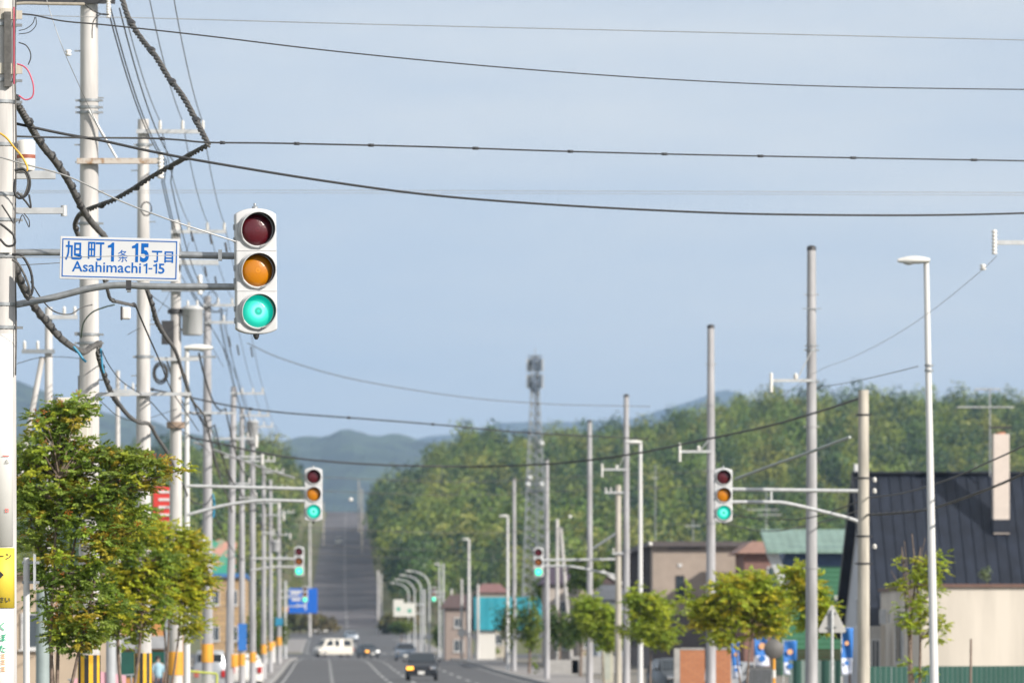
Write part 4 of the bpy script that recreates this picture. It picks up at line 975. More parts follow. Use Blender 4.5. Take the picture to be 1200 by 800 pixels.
rowan(192, 58, [(200,630,28,26),(222,660,24,36),(200,690,34,40),(225,720,14,30),(185,650,26,28),(232,690,15,20)], 'bright yellow green tree in front of the fourth pole', 170, 14, 6, [(195,650),(215,680),(185,690)], LT, leaf=.18, leaflets=5)
rowan(870, 42, [(870,705,48,30),(835,722,26,20),(900,725,30,20),(880,685,30,18),(850,745,22,14),(815,700,14,14)], 'broad yellow green tree in front of the brick gate at right', 150, 12, 8, [(860,720),(885,700)], LT, leaf=.26, leaflets=5, lw=.032)
rowan(952, 46, [(945,700,22,22),(958,725,18,20),(935,675,13,11)], 'yellow green tree half behind the thickest bare pole', 66, 12, 9, [(950,700)], LT, leaf=.24, leaflets=5, lw=.032)
rowan(762, 33, [(765,715,26,20),(760,740,34,16),(778,745,20,14),(748,700,10,10)], 'small green tree right of the right street lamp column', 70, 12, 10, [(762,710)], [LT[2], LT[0], DK[2], DK[0]], leaf=.28, leaflets=5, lw=.034)
rowan(708, 27, [(705,730,20,20),(690,715,14,20),(712,745,14,18)], 'green tree between the tall bare poles left of the lamp column', 90, 12, 12, [(706,725)], [LT[2], DK[2], DK[0]], leaf=.32, leaflets=4, lw=.036)
rowan(1072, 56, [(1068,668,20,15),(1085,690,20,22),(1075,722,20,22),(1095,660,16,12),(1062,690,12,10),(1088,740,14,12),(1072,785,10,12),(1104,735,8,8)], 'thin half bare sapling in front of the dark roofed house', 62, 9, 13, [(1058,640),(1070,625),(1080,640)], LT[:3] + [DK[2]], leaf=.17, leaflets=5)
def small_tree(px, s, py0, py1, wpx, label, seed, cols, dens=1100, name='broadleaf_tree', group='trees and bushes behind the pavements', X=None, z0=None):
    rs = np.random.default_rng(seed); Y = FPX/s; X0 = PX(px, s); z0 = gz(Y) + (.15 if (RL - 3.3 < X0 < RL or RR < X0 < RR+3.3) else 0)
    H = PZ(py0, s) - z0; zb = max(.25, PZ(py1, s) - z0); r = wpx/s/2
    root = thing(name, label, 'tree', (X0, Y, z0), group=group)
    MB().tube([(0,0,-.1), (.05,0,zb), (0,0,H*.85)], [.09, .07, .03], 8).build('trunk', bark, root)
    Vs, Cs = [], []
    for k in range(5):
        off = rs.normal(size=2) * r * .4 * (k > 0); hz = (H - zb)
        v, c = tree_cloud(off[0], off[1], zb - .12*hz + rs.uniform(-.08, .08)*hz, r * rs.uniform(.62, .8), hz, dens//5, np.array(cols[k % len(cols)]), rs, .20, .6)
        Vs.append(v); Cs.append(c)
    V = np.concatenate(Vs); quads_mesh('foliage', V, np.arange(len(V)).reshape(-1, 4), np.concatenate(Cs), leafm, root); return root
DG = [(.08,.13,.03), (.12,.17,.04), (.055,.10,.035), (.15,.20,.04)]
YG = [(.20,.25,.04), (.15,.20,.04), (.26,.28,.05)]
for a in ((520, 11.9, 722, 762, 34, 'round dark green tree beneath the tiny far signal', 21, DG), (620, 20, 690, 765, 42, 'green tree beneath the far right signal, right of the lamp and pole pair', 22, YG[:2] + DG),
          (655, 19, 700, 765, 40, 'green tree just right of the pole by the far right signal', 23, DG), (680, 21, 690, 765, 36, 'dark conifer like tree behind the fourth bare pole', 24, DG[:3]),
          (592, 16, 700, 760, 24, 'dark thin tree right of the teal roof', 25, DG[:3]), (310, 19, 690, 775, 36, 'round green tree at the far left kerb', 26, DG + YG[:1]),
          (300, 21, 715, 775, 30, 'lower green bush at the far left kerb', 27, DG), (325, 15, 705, 765, 26, 'small green tree nearest the blue road sign', 28, DG),
          (722, 24, 725, 765, 26, 'pale green bush behind the weathered pole', 29, YG), (575, 13.3, 755, 774, 22, 'low hedge clump in front of the white wall of the teal roofed building', 30, YG),
          (470, 9.0, 722, 742, 30, 'bush on the bank behind the white sign board', 31, DG), (352, 7.0, 712, 740, 60, 'olive scrub on the bank left of the climbing road', 32, [(.12,.12,.04),(.16,.13,.06)]),
          (470, 7.0, 715, 742, 60, 'olive scrub on the bank right of the climbing road', 33, [(.12,.12,.04),(.15,.12,.06)]), (690, 18, 640, 700, 50, 'tall dark tree behind the white gabled house', 34, DG),
          (640, 15, 670, 720, 40, 'dark tree behind the purple roof', 35, DG), (725, 15, 640, 690, 60, 'tall dark tree left of the grey building', 36, DG), (545, 12, 690, 740, 40, 'dark tree behind the pink walled house', 37, DG)):
    small_tree(*a)
dry = thing('dry_shrub', 'leafless grey shrub twigs rising above the sapling', 'shrub', (PX(1066, 50), FPX/50, 0))
b = MB()
for k in range(9):
    tx, ty = 1066 + rng.uniform(-22, 30), rng.uniform(615, 680); P = [Vector((0,0,0)), W3(1067, 720, 50) - dry.location, W3(tx, ty, 50) - dry.location]
    b.tube(catmull(P, 4), [.03 - .0028*i for i in range(9)], 5)
b.build('twigs', bark, dry)

# ------------------------------------------------------------------ telecom tower
tw = thing('telecom_tower', 'grey lattice telecom tower with two rings of antennas near its top', 'telecom tower', (PX(627, 8), FPX/8, gz(FPX/8)))
zt = lambda py: PZ(py, 8) - tw.location.z
lat = MB(); Hs = [(0, 2.1), (zt(600), 1.35), (zt(560), 1.2), (zt(470), .62), (zt(418), .5)]; tgal = mat('tower_steel', (.17,.20,.24), .6, metal=.2)
def hwid(z):
    for (z0, w0), (z1, w1) in zip(Hs[:-1], Hs[1:]):
        if z <= z1: return w0 + (w1 - w0) * (z - z0)/(z1 - z0)
    return Hs[-1][1]
N = 30; zs = [zt(418) * i/N for i in range(N+1)]; cr_ = lambda z, k: Vector((hwid(z) * (1 if k in (0,1) else -1), hwid(z) * (1 if k in (1,2) else -1), z))
legs = [MB() for _ in range(4)]
for k in range(4):
    legs[k].tube([cr_(z, k) for z in zs], .10, 6).build('leg', galv, tw)
for i in range(N):
    for k in range(4):
        a, b_, c_, d_ = cr_(zs[i], k), cr_(zs[i+1], (k+1) % 4), cr_(zs[i], (k+1) % 4), cr_(zs[i+1], k)
        lat.tube([a, b_], .06, 4); lat.tube([c_, d_], .06, 4); lat.tube([d_, b_], .05, 4)
lat.build('lattice', galv, tw)
for py in (425, 450, 575):
    z = zt(py); b = MB(); b.lathe((0,0,z), [(1.0, -.1), (1.05, .1)], 16)
    b.tube([(1.1*math.cos(q), 1.1*math.sin(q), z + 1.0) for q in [i*math.pi/8 for i in range(17)]], .05, 5); b.build('platform_ring', tgal, tw)
for py, hh in ((430, 1.9), (449, 2.0)):
    for k in range(6):
        q = k * math.pi/3 + .3; p = Vector((1.15*math.cos(q), 1.15*math.sin(q), zt(py)))
        MB().box(p + Vector((0,0,.3)), (.32, .2, hh)).build('panel_antenna', galv_light if k % 3 == 0 else mat('antenna_grey', (.10,.13,.18), .6), tw)
for (px_, py_) in ((618, 568), (634, 568), (620, 560), (634, 520)): MB().lathe((PX(px_, 8) - tw.location.x, -1.6, zt(py_)), [(.05, -.12), (.38, .0), (.42, .12)], 16, axis='y').build('dish_antenna', galv_light, tw)
MB().tube([(0,0,zt(418)), (0,0,zt(408))], .06, 6).build('lightning_rod', galv, tw)
MB().box((.2, -.2, zt(430)/2), (.3, .12, zt(430))).build('cable_ladder', galv, tw)
for py in (427, 453): MB().lathe((0, 0, zt(py)), [(.55, -.9), (.75, -.6), (.75, .8), (.5, 1.0)], 12).build('equipment_drum', _m['antenna_grey'], tw)

# ------------------------------------------------------------------ buildings
def window(root, c, w_, h_, face='y', fm=white_paint, sill=True):
    """window in a wall facing -y (face y) or -x (face x); frame stands proud of the wall"""
    x, y, z = c; t = .06; b = MB()
    if face == 'y':
        for (dx, dz, a, e) in ((0, h_/2, w_ + t, t), (0, -h_/2, w_ + t, t), (w_/2, 0, t, h_ - t), (-w_/2, 0, t, h_ - t)): b.box((x+dx, y-.03, z+dz), (a, .06, e))
        b.box((x, y - .025, z), (.04, .04, h_ - t)); f = b.build('window', fm, root); MB().box((x, y - .008, z), (w_ - t, .012, h_ - t)).build('pane', win_glass, f)
        if sill: MB().box((x, y - .07, z - h_/2 - .06), (w_ + .2, .14, .05)).build('sill', fm, f)
    else:
        sg = -1 if face == 'x' else 1
        for (dy, dz, a, e) in ((0, h_/2, w_ + t, t), (0, -h_/2, w_ + t, t), (w_/2, 0, t, h_ - t), (-w_/2, 0, t, h_ - t)): b.box((x+sg*.03, y+dy, z+dz), (.06, a, e))
        b.box((x + sg*.025, y, z), (.04, .04, h_ - t)); f = b.build('window', fm, root); MB().box((x + sg*.008, y, z), (.012, w_ - t, h_ - t)).build('pane', win_glass, f)
        if sill: MB().box((x + sg*.07, y, z - h_/2 - .06), (.14, w_ + .2, .05)).build('sill', fm, f)
    return f
def ribbed(name, col, axis='x', pitch=.45, rough=.45, c2=None, metal=.2):
    if name in _m: return _m[name]
    m = mat(name, col, rough, metal=metal, var=.18, scale=1.2, streak=True, spec=.5); t = m.node_tree; b = t.nodes['Principled BSDF']
    tcn = t.nodes.new('ShaderNodeTexCoord'); w_ = t.nodes.new('ShaderNodeTexWave'); w_.bands_direction = axis.upper(); w_.inputs['Scale'].default_value = .314/pitch; w_.wave_profile = 'SIN'
    t.links.new(tcn.outputs['Object'], w_.inputs['Vector']); bp = t.nodes.new('ShaderNodeBump'); bp.inputs['Strength'].default_value = .5; bp.inputs['Distance'].default_value = .03
    t.links.new(w_.outputs['Fac'], bp.inputs['Height']); t.links.new(bp.outputs['Normal'], b.inputs['Normal']); return m

# dark-roofed house on the right
navy = mat('navy_metal_roof', (.018,.024,.040), .5, metal=.15, var=.3, scale=1.5, streak=True); cream = mat('cream_render', (.63,.575,.50), .85, var=.14, scale=1.0, streak=True); pale_gable = mat('pale_gable', (.58,.60,.64), .8, var=.06)
hs = thing('dark_roofed_house', 'house with a steep navy metal roof and long cream wall at the right edge', 'house', (21.1, 226, gz(226)))
gz0 = hs.location.z; zr = 8.92 - gz0; ze = 2.8 - gz0; Lh = 20
MB().prism([(-6.0, 0), (-6.0, ze), (0, zr - .3), (8.0, ze), (8.0, 0)], .25, Lh, 'x').build('wall', pale_gable, hs)
roof = MB()
for (y0, z0, y1, z1) in ((0, zr, -6.35, ze - .36), (0, zr, 8.35, ze - .27)):
    n = Vector((0, z0 - z1, -(y1 - y0))); n = Vector((0, -(z1 - z0), (y1 - y0))).normalized(); n = n if n.z > 0 else -n
    a = Vector((-.1, y0, z0)); b_ = Vector((Lh, y0, z0)); c_ = Vector((Lh, y1, z1)); d_ = Vector((-.1, y1, z1))
    roof.add([a, b_, c_, d_, a - n*.16, b_ - n*.16, c_ - n*.16, d_ - n*.16], [(0,1,2,3),(7,6,5,4),(0,4,5,1),(1,5,6,2),(2,6,7,3),(3,7,4,0)])
ro = roof.build('roof', navy, hs)
seam = MB(); sl_ = Vector((0, -6.35, ze - .36 - zr)); n = Vector((0, (ze - .36 - zr), 6.35)); n = Vector((0, -(-(zr - ze + .36)), 0)); nn = Vector((0, -(zr - ze + .36), 6.35)).normalized()
for i in range(46):
    x = .0 + i * .44; a = Vector((x, 0, zr)) + nn*.03; b_ = a + sl_; seam.tube([a, b_], .018, 4, smooth=False)
seam.build('standing_seams', navy, ro)
MB().box((Lh/2, 0, zr + .05), (Lh + .2, .35, .09)).build('ridge_cap', navy, ro)
MB().box((-.12, -3.1, (zr+ze)/2 - .2), (.06, 9.0, .28), Matrix.Rotation(math.atan2(zr - ze + .36, 6.35), 3, 'X')).build('verge_board', mat('verge_black', (.02,.02,.025), .5), ro)
MB().box((-.12, 4.1, (zr+ze)/2 - .2), (.06, 10.3, .28), Matrix.Rotation(-math.atan2(zr - ze + .27, 8.35), 3, 'X')).build('verge_board', _m['verge_black'], ro)
MB().box((.05, .3, zr + .15), (.14, .5, .5)).build('ridge_vent', white_paint, ro)
window(hs, (.25, 1.0, 3.4), 1.2, 1.1, 'x')
# chimney
cxm, cym = PX(1173, 29.8) - 21.1, -2.2
ch = MB().box((cxm, cym, (PZ(512, 29.8) + PZ(622, 29.8))/2 - gz0), (.62, .62, (622 - 505)/29.8)).build('chimney', mat('chimney_render', (.66,.58,.52), .85, var=.06), ro)
MB().box((cxm, cym, PZ(616, 29.8) - gz0), (.68, .72, .5)).build('flashing', _m['navy_metal_roof'], ch)
MB().lathe((cxm, cym, PZ(510, 29.8) - gz0), [(.2, -.05), (.18, .12)], 12).build('flue_pot', mat('terracotta', (.5,.2,.12), .8), ch)
cowl = MB().box((cxm, cym, PZ(500.5, 29.8) - gz0), (.8, .5, .07)); 
for dx in (-.15, .15): cowl.box((cxm + dx, cym, PZ(505, 29.8) - gz0), (.03, .03, .3))
cowl.build('chimney_cowl', dark_steel, ch)
# cream annexe with chamfered corner
ax = thing('cream_annexe', 'flat topped cream walled annexe with a chamfered corner in front of the navy roof', 'building', (0, 0, 0))
zt_ = PZ(690, 31.5); X1 = PX(1038, 30.6); Xc = PX(1080, 32.4); yb, yf = FPX/30.6, FPX/32.4
poly = [(X1, yb), (Xc, yf), (42, yf), (42, yb + 2), (X1, yb + 2)]
MB().prism(poly, -.1, zt_, 'z').build('wall', cream, ax)
poly2 = [(X1 - .1, yb - .1), (Xc - .08, yf - .12), (42.1, yf - .12), (42.1, yb + 2.0), (X1 - .1, yb + 2.0)]
MB().prism(poly2, zt_ + .001, zt_ + .12, 'z').build('parapet_cap', mat('brown_flashing', (.16,.09,.07), .6), ax)
dw = Vector((Xc - X1, yf - yb, 0)); L_ = dw.length; ang = math.atan2(dw.y, dw.x)
mid = Vector((X1, yb, 0)) + dw * .42; rotm = Matrix.Rotation(ang, 3, 'Z'); nw = rotm @ Vector((0, -1, 0))
MB().box(mid + nw*.03 + Vector((0, 0, PZ(748, 31.2))), (L_*.22, .06, 1.9), rotm).build('window', galv_light, ax)
MB().box(mid + nw*.065 + Vector((0, 0, PZ(748, 31.2))), (L_*.15, .03, 1.7), rotm).build('window_pane', win_glass, ax)
MB().box((PX(1034, 31) , FPX/31 - .2, PZ(722, 31)), (.25, .2, .55)).box((PX(1041, 31), FPX/31 - .3, PZ(722, 31)), (.08, .08, .45)).build('wall_unit', galv_light, ax)
yl = FPX/30.9
MB().box((PX(1024, 30.9), yl + .4, PZ(764, 30.9)), ((1038-1008)/30.9, .1, 2.0)).build('entrance_wall', mat('pale_entrance', (.52,.5,.47), .8), ax)
window(ax, (PX(1027, 30.9), yl + .34, PZ(766, 30.9)), .3, 1.1)
MB().box((PX(1036, 31), yl - .2, PZ(764, 31)), (.16, .16, 2.1)).build('post', cream, ax)
pl_ = thing('rooftop_weed', 'small grey green weed growing on the annexe roof edge', 'plant', (PX(1138, 31.6), yf + .3, zt_ + .12))
v, c = tree_cloud(0, 0, 0, .28, .75, 90, np.array((.16,.2,.12)), rng); quads_mesh('leaves', v, np.arange(len(v)).reshape(-1, 4), c, leafm, pl_)

# green building
gb = thing('green_sided_building', 'green sided building with pale green roof, left of the dark roofed house', 'building', (PX(905, 20), FPX/20, gz(333)))
g0 = gb.location; zG = lambda py, s_=20: PZ(py, s_) - g0.z
Wg = 9.0
MB().box((Wg/2 + .55, 4, zG(662)/2), (Wg, 8, zG(662))).build('wall', ribbed('green_siding', (.05,.17,.09), 'z', .3), gb)
MB().prism([(0.55, zG(663)), (Wg, zG(663)), (Wg, zG(640)), (.9, zG(640))], -.12, 8.1, 'y').build('fascia', mat('navy_fascia', (.035,.07,.15), .6, var=.1), gb)
MB().add([(-.4, -1.0, zG(645)), (Wg, -1.0, zG(645)), (Wg, 4, zG(618)), (-.4, 4, zG(618)), (-.4, -1.0, zG(648)), (Wg, -1.0, zG(648)), (Wg, 4, zG(621)), (-.4, 4, zG(621))], [(0,1,2,3),(7,6,5,4),(0,4,5,1),(1,5,6,2),(2,6,7,3),(3,7,4,0)]).build('roof', ribbed('pale_green_roof', (.22,.33,.28), 'x', .5), gb)
MB().prism([(-.4, zG(645)), (.3, zG(645)), (1.1, zG(690)), (.55, zG(690))], -.2, .3, 'y').build('roof_brace', galv_light, gb)
MB().box((4.1, -.2, zG(700)), (.9, .3, .25)).build('canopy_unit', white_paint, gb)

# grey two-storey building
gy = thing('grey_building', 'long two storey taupe building with one narrow window, behind the yellow green trees', 'building', (PX(765, 17.5), FPX/17.5, gz(381)))
y0g = gy.location; zY = lambda py, s_=17.5: PZ(py, s_) - y0g.z
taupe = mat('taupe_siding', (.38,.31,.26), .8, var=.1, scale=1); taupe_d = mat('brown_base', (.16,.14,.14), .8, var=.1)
MB().box((3.4, 18, (zY(640) + zY(721))/2), (6.8, 36, zY(640) - zY(721))).build('wall', taupe, gy, label='light taupe upper wall')
MB().box((3.4, 18.02, zY(721.2)/2), (6.8, 35.9, zY(721.2))).build('wall', taupe_d, gy, label='dark lower wall')
MB().box((3.3, 17.8, zY(637)), (7.2, 36.6, .35)).build('roof', mat('roof_edge_dark', (.10,.085,.085), .7), gy)
for k in range(9): MB().box((-.05, 3 + 4*k, zY(680)), (.3, .5, 5)).build('pilaster', mat('dark_pilaster', (.09,.08,.08), .7), gy)
for k in range(8):
    window(gy, (-.002, 5 + 4*k, zY(672)), 1.6, 1.6, 'x', dark_steel); window(gy, (-.002, 5 + 4*k, zY(740)), 1.6, 1.5, 'x', dark_steel)
window(gy, (PX(797, 17.5) - y0g.x, -.001, zY(688)), .5, 1.55, 'y', mat('window_black', (.03,.03,.035), .4))
MB().box((PX(797, 17.5) - y0g.x, -.02, zY(662)), (.25, .12, .2)).build('vent_hood', white_paint, gy)
MB().box((PX(797, 17.5) - y0g.x + .3, -.05, zY(641)), (2.2, .2, .25)).build('gutter_shade_strip', taupe_d, gy)  # dark strip built in place of the shade under the gutter
bw = thing('brown_building', 'reddish brown building with a broad pinkish eave, between the taupe and green buildings', 'building', (PX(875, 18), FPX/18, gz(370)))
y1g = bw.location; zB = lambda py: PZ(py, 18) - y1g.z
MB().box((1.8, 4, zB(648)/2), (3.9, 8, zB(648))).build('wall', mat('redbrown_wall', (.22,.12,.10), .8, var=.12), bw)
MB().prism([(-.7, zB(648)), (3.9, zB(648)), (3.7, zB(636)), (.3, zB(634))], -.7, 8.4, 'y').build('roof', mat('pinkish_eave', (.36,.22,.18), .8, var=.1), bw)
window(bw, (PX(905, 18) - y1g.x, -.001, zB(675)), .6, 1.2, 'y'); window(bw, (PX(890, 18) - y1g.x, -.001, zB(716)), .8, 1.1, 'y')
# roof antennas
def antenna(px, s, base, top, label, bars):
    r_ = thing('rooftop_antenna', label, 'antenna', W3(px, base, s), group='television antennas on the right hand roofs')
    MB().tube([(0,0,0), (0,0,(base-top)/s)], .035, 6).build('mast', galv, r_)
    for (py, x0, x1, n_) in bars:
        b = MB(); z = (base - py)/s; b.tube([(x0/s,0,z), (x1/s,0,z)], .03, 5)
        for i in range(n_): x = (x0 + (x1-x0)*i/max(1, n_-1))/s; b.tube([(x,-.3,z), (x,.3,z)], .02, 4)
        b.build('antenna_element', galv_light, r_)
    return r_
antenna(898, 17.8, 652, 570, 'antenna mast on the brown building, behind the signal arms', [(597, -22, 14, 7), (603, -10, 18, 5)])
antenna(768, 17.3, 640, 545, 'thin antenna mast on the taupe building beside the right lamp', [(560, -4, 4, 3)])
antenna(812, 17.4, 634, 608, 'short white aerial on the taupe roof left of the signal', [(616, -9, 9, 5)])
antenna(1160, 29.6, 558, 455, 'tall antenna beside the chimney on the dark roof', [(477, -38, 28, 9), (456, -18, 12, 5)])

# teal building
tb = thing('teal_roofed_building', 'small building with a steep teal roof, left of the lamp and pole pair', 'building', (PX(556, 14.2), FPX/14.2, gz(470)))
t0 = tb.location; zT = lambda py: PZ(py, 14.2) - t0.z
white_wall = mat('white_render', (.66,.64,.60), .8, var=.05, streak=True)
MB().box((2.6, 4, zT(737)/2), (3.6, 7.6, zT(737))).build('wall', white_wall, tb)
teal = ribbed('teal_metal', (.02,.26,.33), 'x', .8)
MB().prism([(-.15, zT(738)), (-.15, zT(737)), (.9, zT(699)), (7.0, zT(699)), (8, zT(737)), (8, zT(738))], 0, 8, 'x').build('roof', teal, tb)
tb.children[1].location = (-.1, 0, 0); tb.children[1].scale = (.42, 1, 1)
MB().box((-.35, 3, zT(720)), (.4, 5, 3.6)).build('dark_side_panel', taupe_d, tb)
window(tb, (2.9, .19, zT(758)), .7, .6, 'y', dark_steel)
for (nm, lb, px0, px1, ytop, s_, wc, rc, depth, eave) in (
    ('pink_walled_house', 'pinkish house partly behind the straight lamp left of the teal roof', 522, 553, 712, 13.6, (.31,.25,.22), (.11,.07,.065), 8, 1.2),
    ('red_roofed_house', 'low house with a dull red roof above the teal roof', 562, 592, 694, 11.2, (.5,.45,.36), (.24,.12,.11), 8, 1.0),
    ('purple_roofed_house', 'house with a dark purple roof beneath the leaning twin poles', 640, 676, 684, 16.2, (.45,.40,.36), (.07,.05,.075), 8, 1.4),
    ('tan_gabled_house', 'tan house with white barge boards, seen between the tall bare poles', 680, 722, 684, 15.6, (.48,.40,.32), (.10,.07,.07), 9, 1.1),
    ('far_white_house', 'pale distant house right of the white sign board', 524, 546, 722, 11.0, (.55,.53,.5), (.2,.2,.22), 8, 1.0),
    ('ochre_house', 'ochre walled house low behind the far poles, left of the straight lamp', 534, 548, 735, 12.6, (.55,.38,.12), (.15,.12,.1), 6, .8),
    ('blue_grey_house', 'small blue grey house between the weathered pole and the taupe building', 700, 735, 702, 18.0, (.35,.38,.42), (.12,.13,.15), 7, 1.0)):
    Xa, Xb = PX(px0, s_), PX(px1, s_); hN = thing(nm, lb, 'house', ((Xa+Xb)/2, FPX/s_, gz(FPX/s_))); ww = Xb - Xa; hz = PZ(ytop, s_) - hN.location.z
    MB().box((0, depth/2, hz/2), (ww, depth, hz)).build('wall', mat(nm + '_wall', wc, .85, var=.1), hN)
    if 'tan' in nm:
        MB().prism([(-ww/2 - .3, hz + .002), (ww/2 + .3, hz + .002), (0, hz + eave)], -.3, depth, 'y').build('gable_roof', mat(nm + '_roof', rc, .7), hN)
        b = MB(); b.tube([(-ww/2 - .4, -.36, hz), (0, -.36, hz + eave + .08), (ww/2 + .4, -.36, hz)], .14, 6); b.build('barge_board', white_paint, hN)
    else:
        MB().add([(-ww/2-.4, -.4, hz+.002), (ww/2+.4, -.4, hz+.002), (ww/2+.4, depth+.4, hz+.002), (-ww/2-.4, depth+.4, hz+.002), (-ww/2+.4, depth/2, hz+eave), (ww/2-.4, depth/2, hz+eave)], [(3,2,1,0),(0,1,5,4),(1,2,5),(2,3,4,5),(3,0,4)]).build('roof', mat(nm + '_roof', rc, .7, var=.2), hN)
    for k in range(max(1, int(ww // 1.3))):
        x = -ww/2 + (k + .5) * ww/max(1, int(ww // 1.3))
        window(hN, (x, -.001, hz*.72), .7, .8)
        if hz > 4: window(hN, (x, -.001, hz*.28), .8, 1.0)
# left side buildings
lb_ = thing('tan_brick_building', 'tan brick building with a colourful rooftop sign behind the left poles', 'building', (-9.4, FPX/15.2, gz(438)))
l0 = lb_.location; zL = lambda py: PZ(py, 15.2) - l0.z
MB().box((1.6, 10, zL(676)/2), (3.4, 20, zL(676))).build('wall', brickmat('tan_brick', (.42,.28,.15), (.48,.33,.18), (.3,.22,.14), 1, 1.0, .4, .04), lb_)
MB().box((1.6, 9.9, zL(674)), (3.6, 20.6, .3)).build('parapet', mat('blue_trim', (.05,.16,.4), .6), lb_)
sgn = MB().box((1.4, .5, zL(653)), (2.3, .35, 2.5)).build('rooftop_sign', mat('sign_green', (.05,.36,.24), .6, col2=(.62,.33,.26), scale=1.6, thr=(.46,.52)), lb_)
for k in range(3): MB().lathe((.6 + .8*k, .45, zL(638)), [(.45, 0), (.45, .2)], 16, axis='y').build('sign_scallop', _m['sign_green'], sgn)
for k in range(2): window(lb_, (.9 + 1.4*k, -.001, zL(700)), .8, 1.1); window(lb_, (.9 + 1.4*k, -.001, zL(742)), .8, 1.1)
bb = thing('beige_building', 'low beige building behind the rowan trunks at lower left', 'building', (PX(20, 40), FPX/40, gz(167)))
MB().box((1.25, 4, 2.0), (2.7, 8, 4.0)).build('wall', mat('beige_wall', (.50,.40,.30), .85, var=.08, scale=1), bb)
MB().box((1.25, 4, 4.06), (3.0, 8.4, .12)).build('roof', mat('brown_roof_edge', (.2,.15,.12), .7), bb)
window(bb, (.6, -.001, 2.4), .9, 1.0)
gp = thing('green_glazed_shop', 'shop front with dark green glazing and orange base low behind the hazard striped poles', 'shop', (PX(112, 30), FPX/30, gz(222)))
MB().box((1.7, 3, 1.55), (3.4, 6, 3.1)).build('wall', mat('shop_orange', (.5,.24,.08), .7, var=.1), gp)
MB().box((1.7, -.03, 1.35), (3.2, .05, 1.0)).build('window', mat('green_glass', (.02,.09,.07), .1), gp)
MB().box((1.7, -.1, 2.2), (3.4, .2, .5)).build('sign_band', mat('shop_grey', (.35,.36,.38), .6), gp)
rs_sign = thing('red_shop_sign', 'tall red shop sign behind the fourth pole, partly hidden by tree tops', 'shop sign', (PX(202, 36), FPX/36, gz(185)))
z_ = lambda py: PZ(py, 36) - rs_sign.location.z
redm = mat('sign_red', (.62,.05,.04), .5, var=.1)
MB().box((-.2, .02, (z_(570)+z_(622))/2), (.85, .12, z_(570) - z_(622))).build('sign_panel', redm, rs_sign, bevel=.02)
for k in range(5): MB().box((-.2, -.055, z_(576 + 9*k)), (.5, .02, .08)).build('sign_line', white_paint, rs_sign)
MB().tube([(-.2, .05, 0), (-.2, .05, z_(622))], .06, 8).build('post', galv, rs_sign)
gpole = pole(50, 70, 690, 'thick grey green drum like post low behind the rowan stems', .12, .11, m=mat('greygreen_paint', (.30,.36,.36), .5), name='grey_post', cat='post', group='short posts at lower left')
gpole2 = pole(130, 62, 712, 'grey post between the two hazard striped poles', .10, .09, m=mat('grey_paint', (.42,.44,.46), .5), name='grey_post', cat='post', group='short posts at lower left')
wp = pole(31, 100, 653, 'slim white sign post in front of the big rowan', .04, .038, m=white_paint, name='sign_post', cat='sign post', group='sign posts')
for py in (659, 682): MB().box((.05, 0, zl(wp, py)), (.2, .05, .03)).build('clamp_band', galv, wp)
MB().box((.095, 0, zl(wp, 670)), (.008, .45, .42)).build('sign_plate', galv_light, wp)
ps = thing('pink_sheet', 'pink cloth sheet over a low rail at lower left', 'cloth sheet', (PX(98, 62), FPX/62, .0))
MB().prism([(-.22, .2), (.8, .2), (.8, 1.28), (.3, 1.36), (-.22, 1.20)], -.02, .02, 'y').build('sheet', mat('pink_cloth', (.70,.38,.44), .8, var=.08), ps)
MB().tube([(-.3, 0, 1.2), (1.0, 0, 1.3)], .02, 6).tube([(.9, 0, 0), (.9, 0, 1.3)], .02, 6).tube([(-.25, 0, 0), (-.25, 0, 1.2)], .02, 6).build('rail', galv, ps)
# left guard fence
gf = thing('mesh_guard_fence', 'yellow green framed mesh guard fence at the foot of the left poles', 'guard fence', (PX(230, 44), FPX/44, gz(151) + .145))
ymet = mat('yellowgreen_paint', (.55,.60,.10), .5)
b = MB()
for x in (-.55, .55): b.tube([(x, 0, 0), (x, 0, 1.05 + .0)], .03, 8)
b.tube([(-.55, 0, 1.15), (.55, 0, 1.05)], .03, 8); b.tube([(-.55, 0, .3), (.55, 0, .25)], .02, 8); b.build('frame', ymet, gf)
b = MB()
for i in range(22): x = -.53 + i*.05; b.box((x, 0, .68), (.008, .008, .8))
for i in range(14): b.box((0, .008, .33 + i*.055), (1.08, .006, .006))
b.build('mesh_panel', mat('mesh_grey', (.40,.42,.30), .5), gf)

# ------------------------------------------------------------------ right side street furniture
fence_g = mat('green_fence_metal', (.013,.065,.048), .5, var=.15, scale=2, streak=True); fence_l = mat('pale_fence_stripe', (.15,.20,.185), .6, var=.15, scale=2, streak=True)  # second colour is a paler grey-green stripe, once per corrugation
def corr_fence(xa, ya, xb, yb2, zt0, label):
    f = thing('corrugated_fence', label, 'fence', (xa, ya, gz(ya)), group='green corrugated fences'); L = math.hypot(xb-xa, yb2-ya); n = int(L/.06); vs = []
    dx, dy = (xb-xa)/L, (yb2-ya)/L
    for i in range(n+1):
        t = i*L/n; ph = (i % 8); off = .0 if ph < 3 else .06
        if ph in (3, 7): off = .03
        x, y = dx*t + dy*off, dy*t - dx*off
        vs += [(x, y, .05), (x, y, zt0)]
    b = MB(); b.add(vs, [(2*i, 2*i+2, 2*i+3, 2*i+1) for i in range(n)])
    for i in range(n): b.mi[i] = 1 if i % 8 in (0, 1, 7) else 0
    o = b.build('fence_sheet', [fence_g, fence_l], f); sd = o.modifiers.new('t', 'SOLIDIFY'); sd.thickness = .004
    for k in range(int(L/2)+1): t = min(L, k*2); MB().box((dx*t, dy*t + .05, zt0/2), (.06, .06, zt0)).build('post', galv, f)
    return f
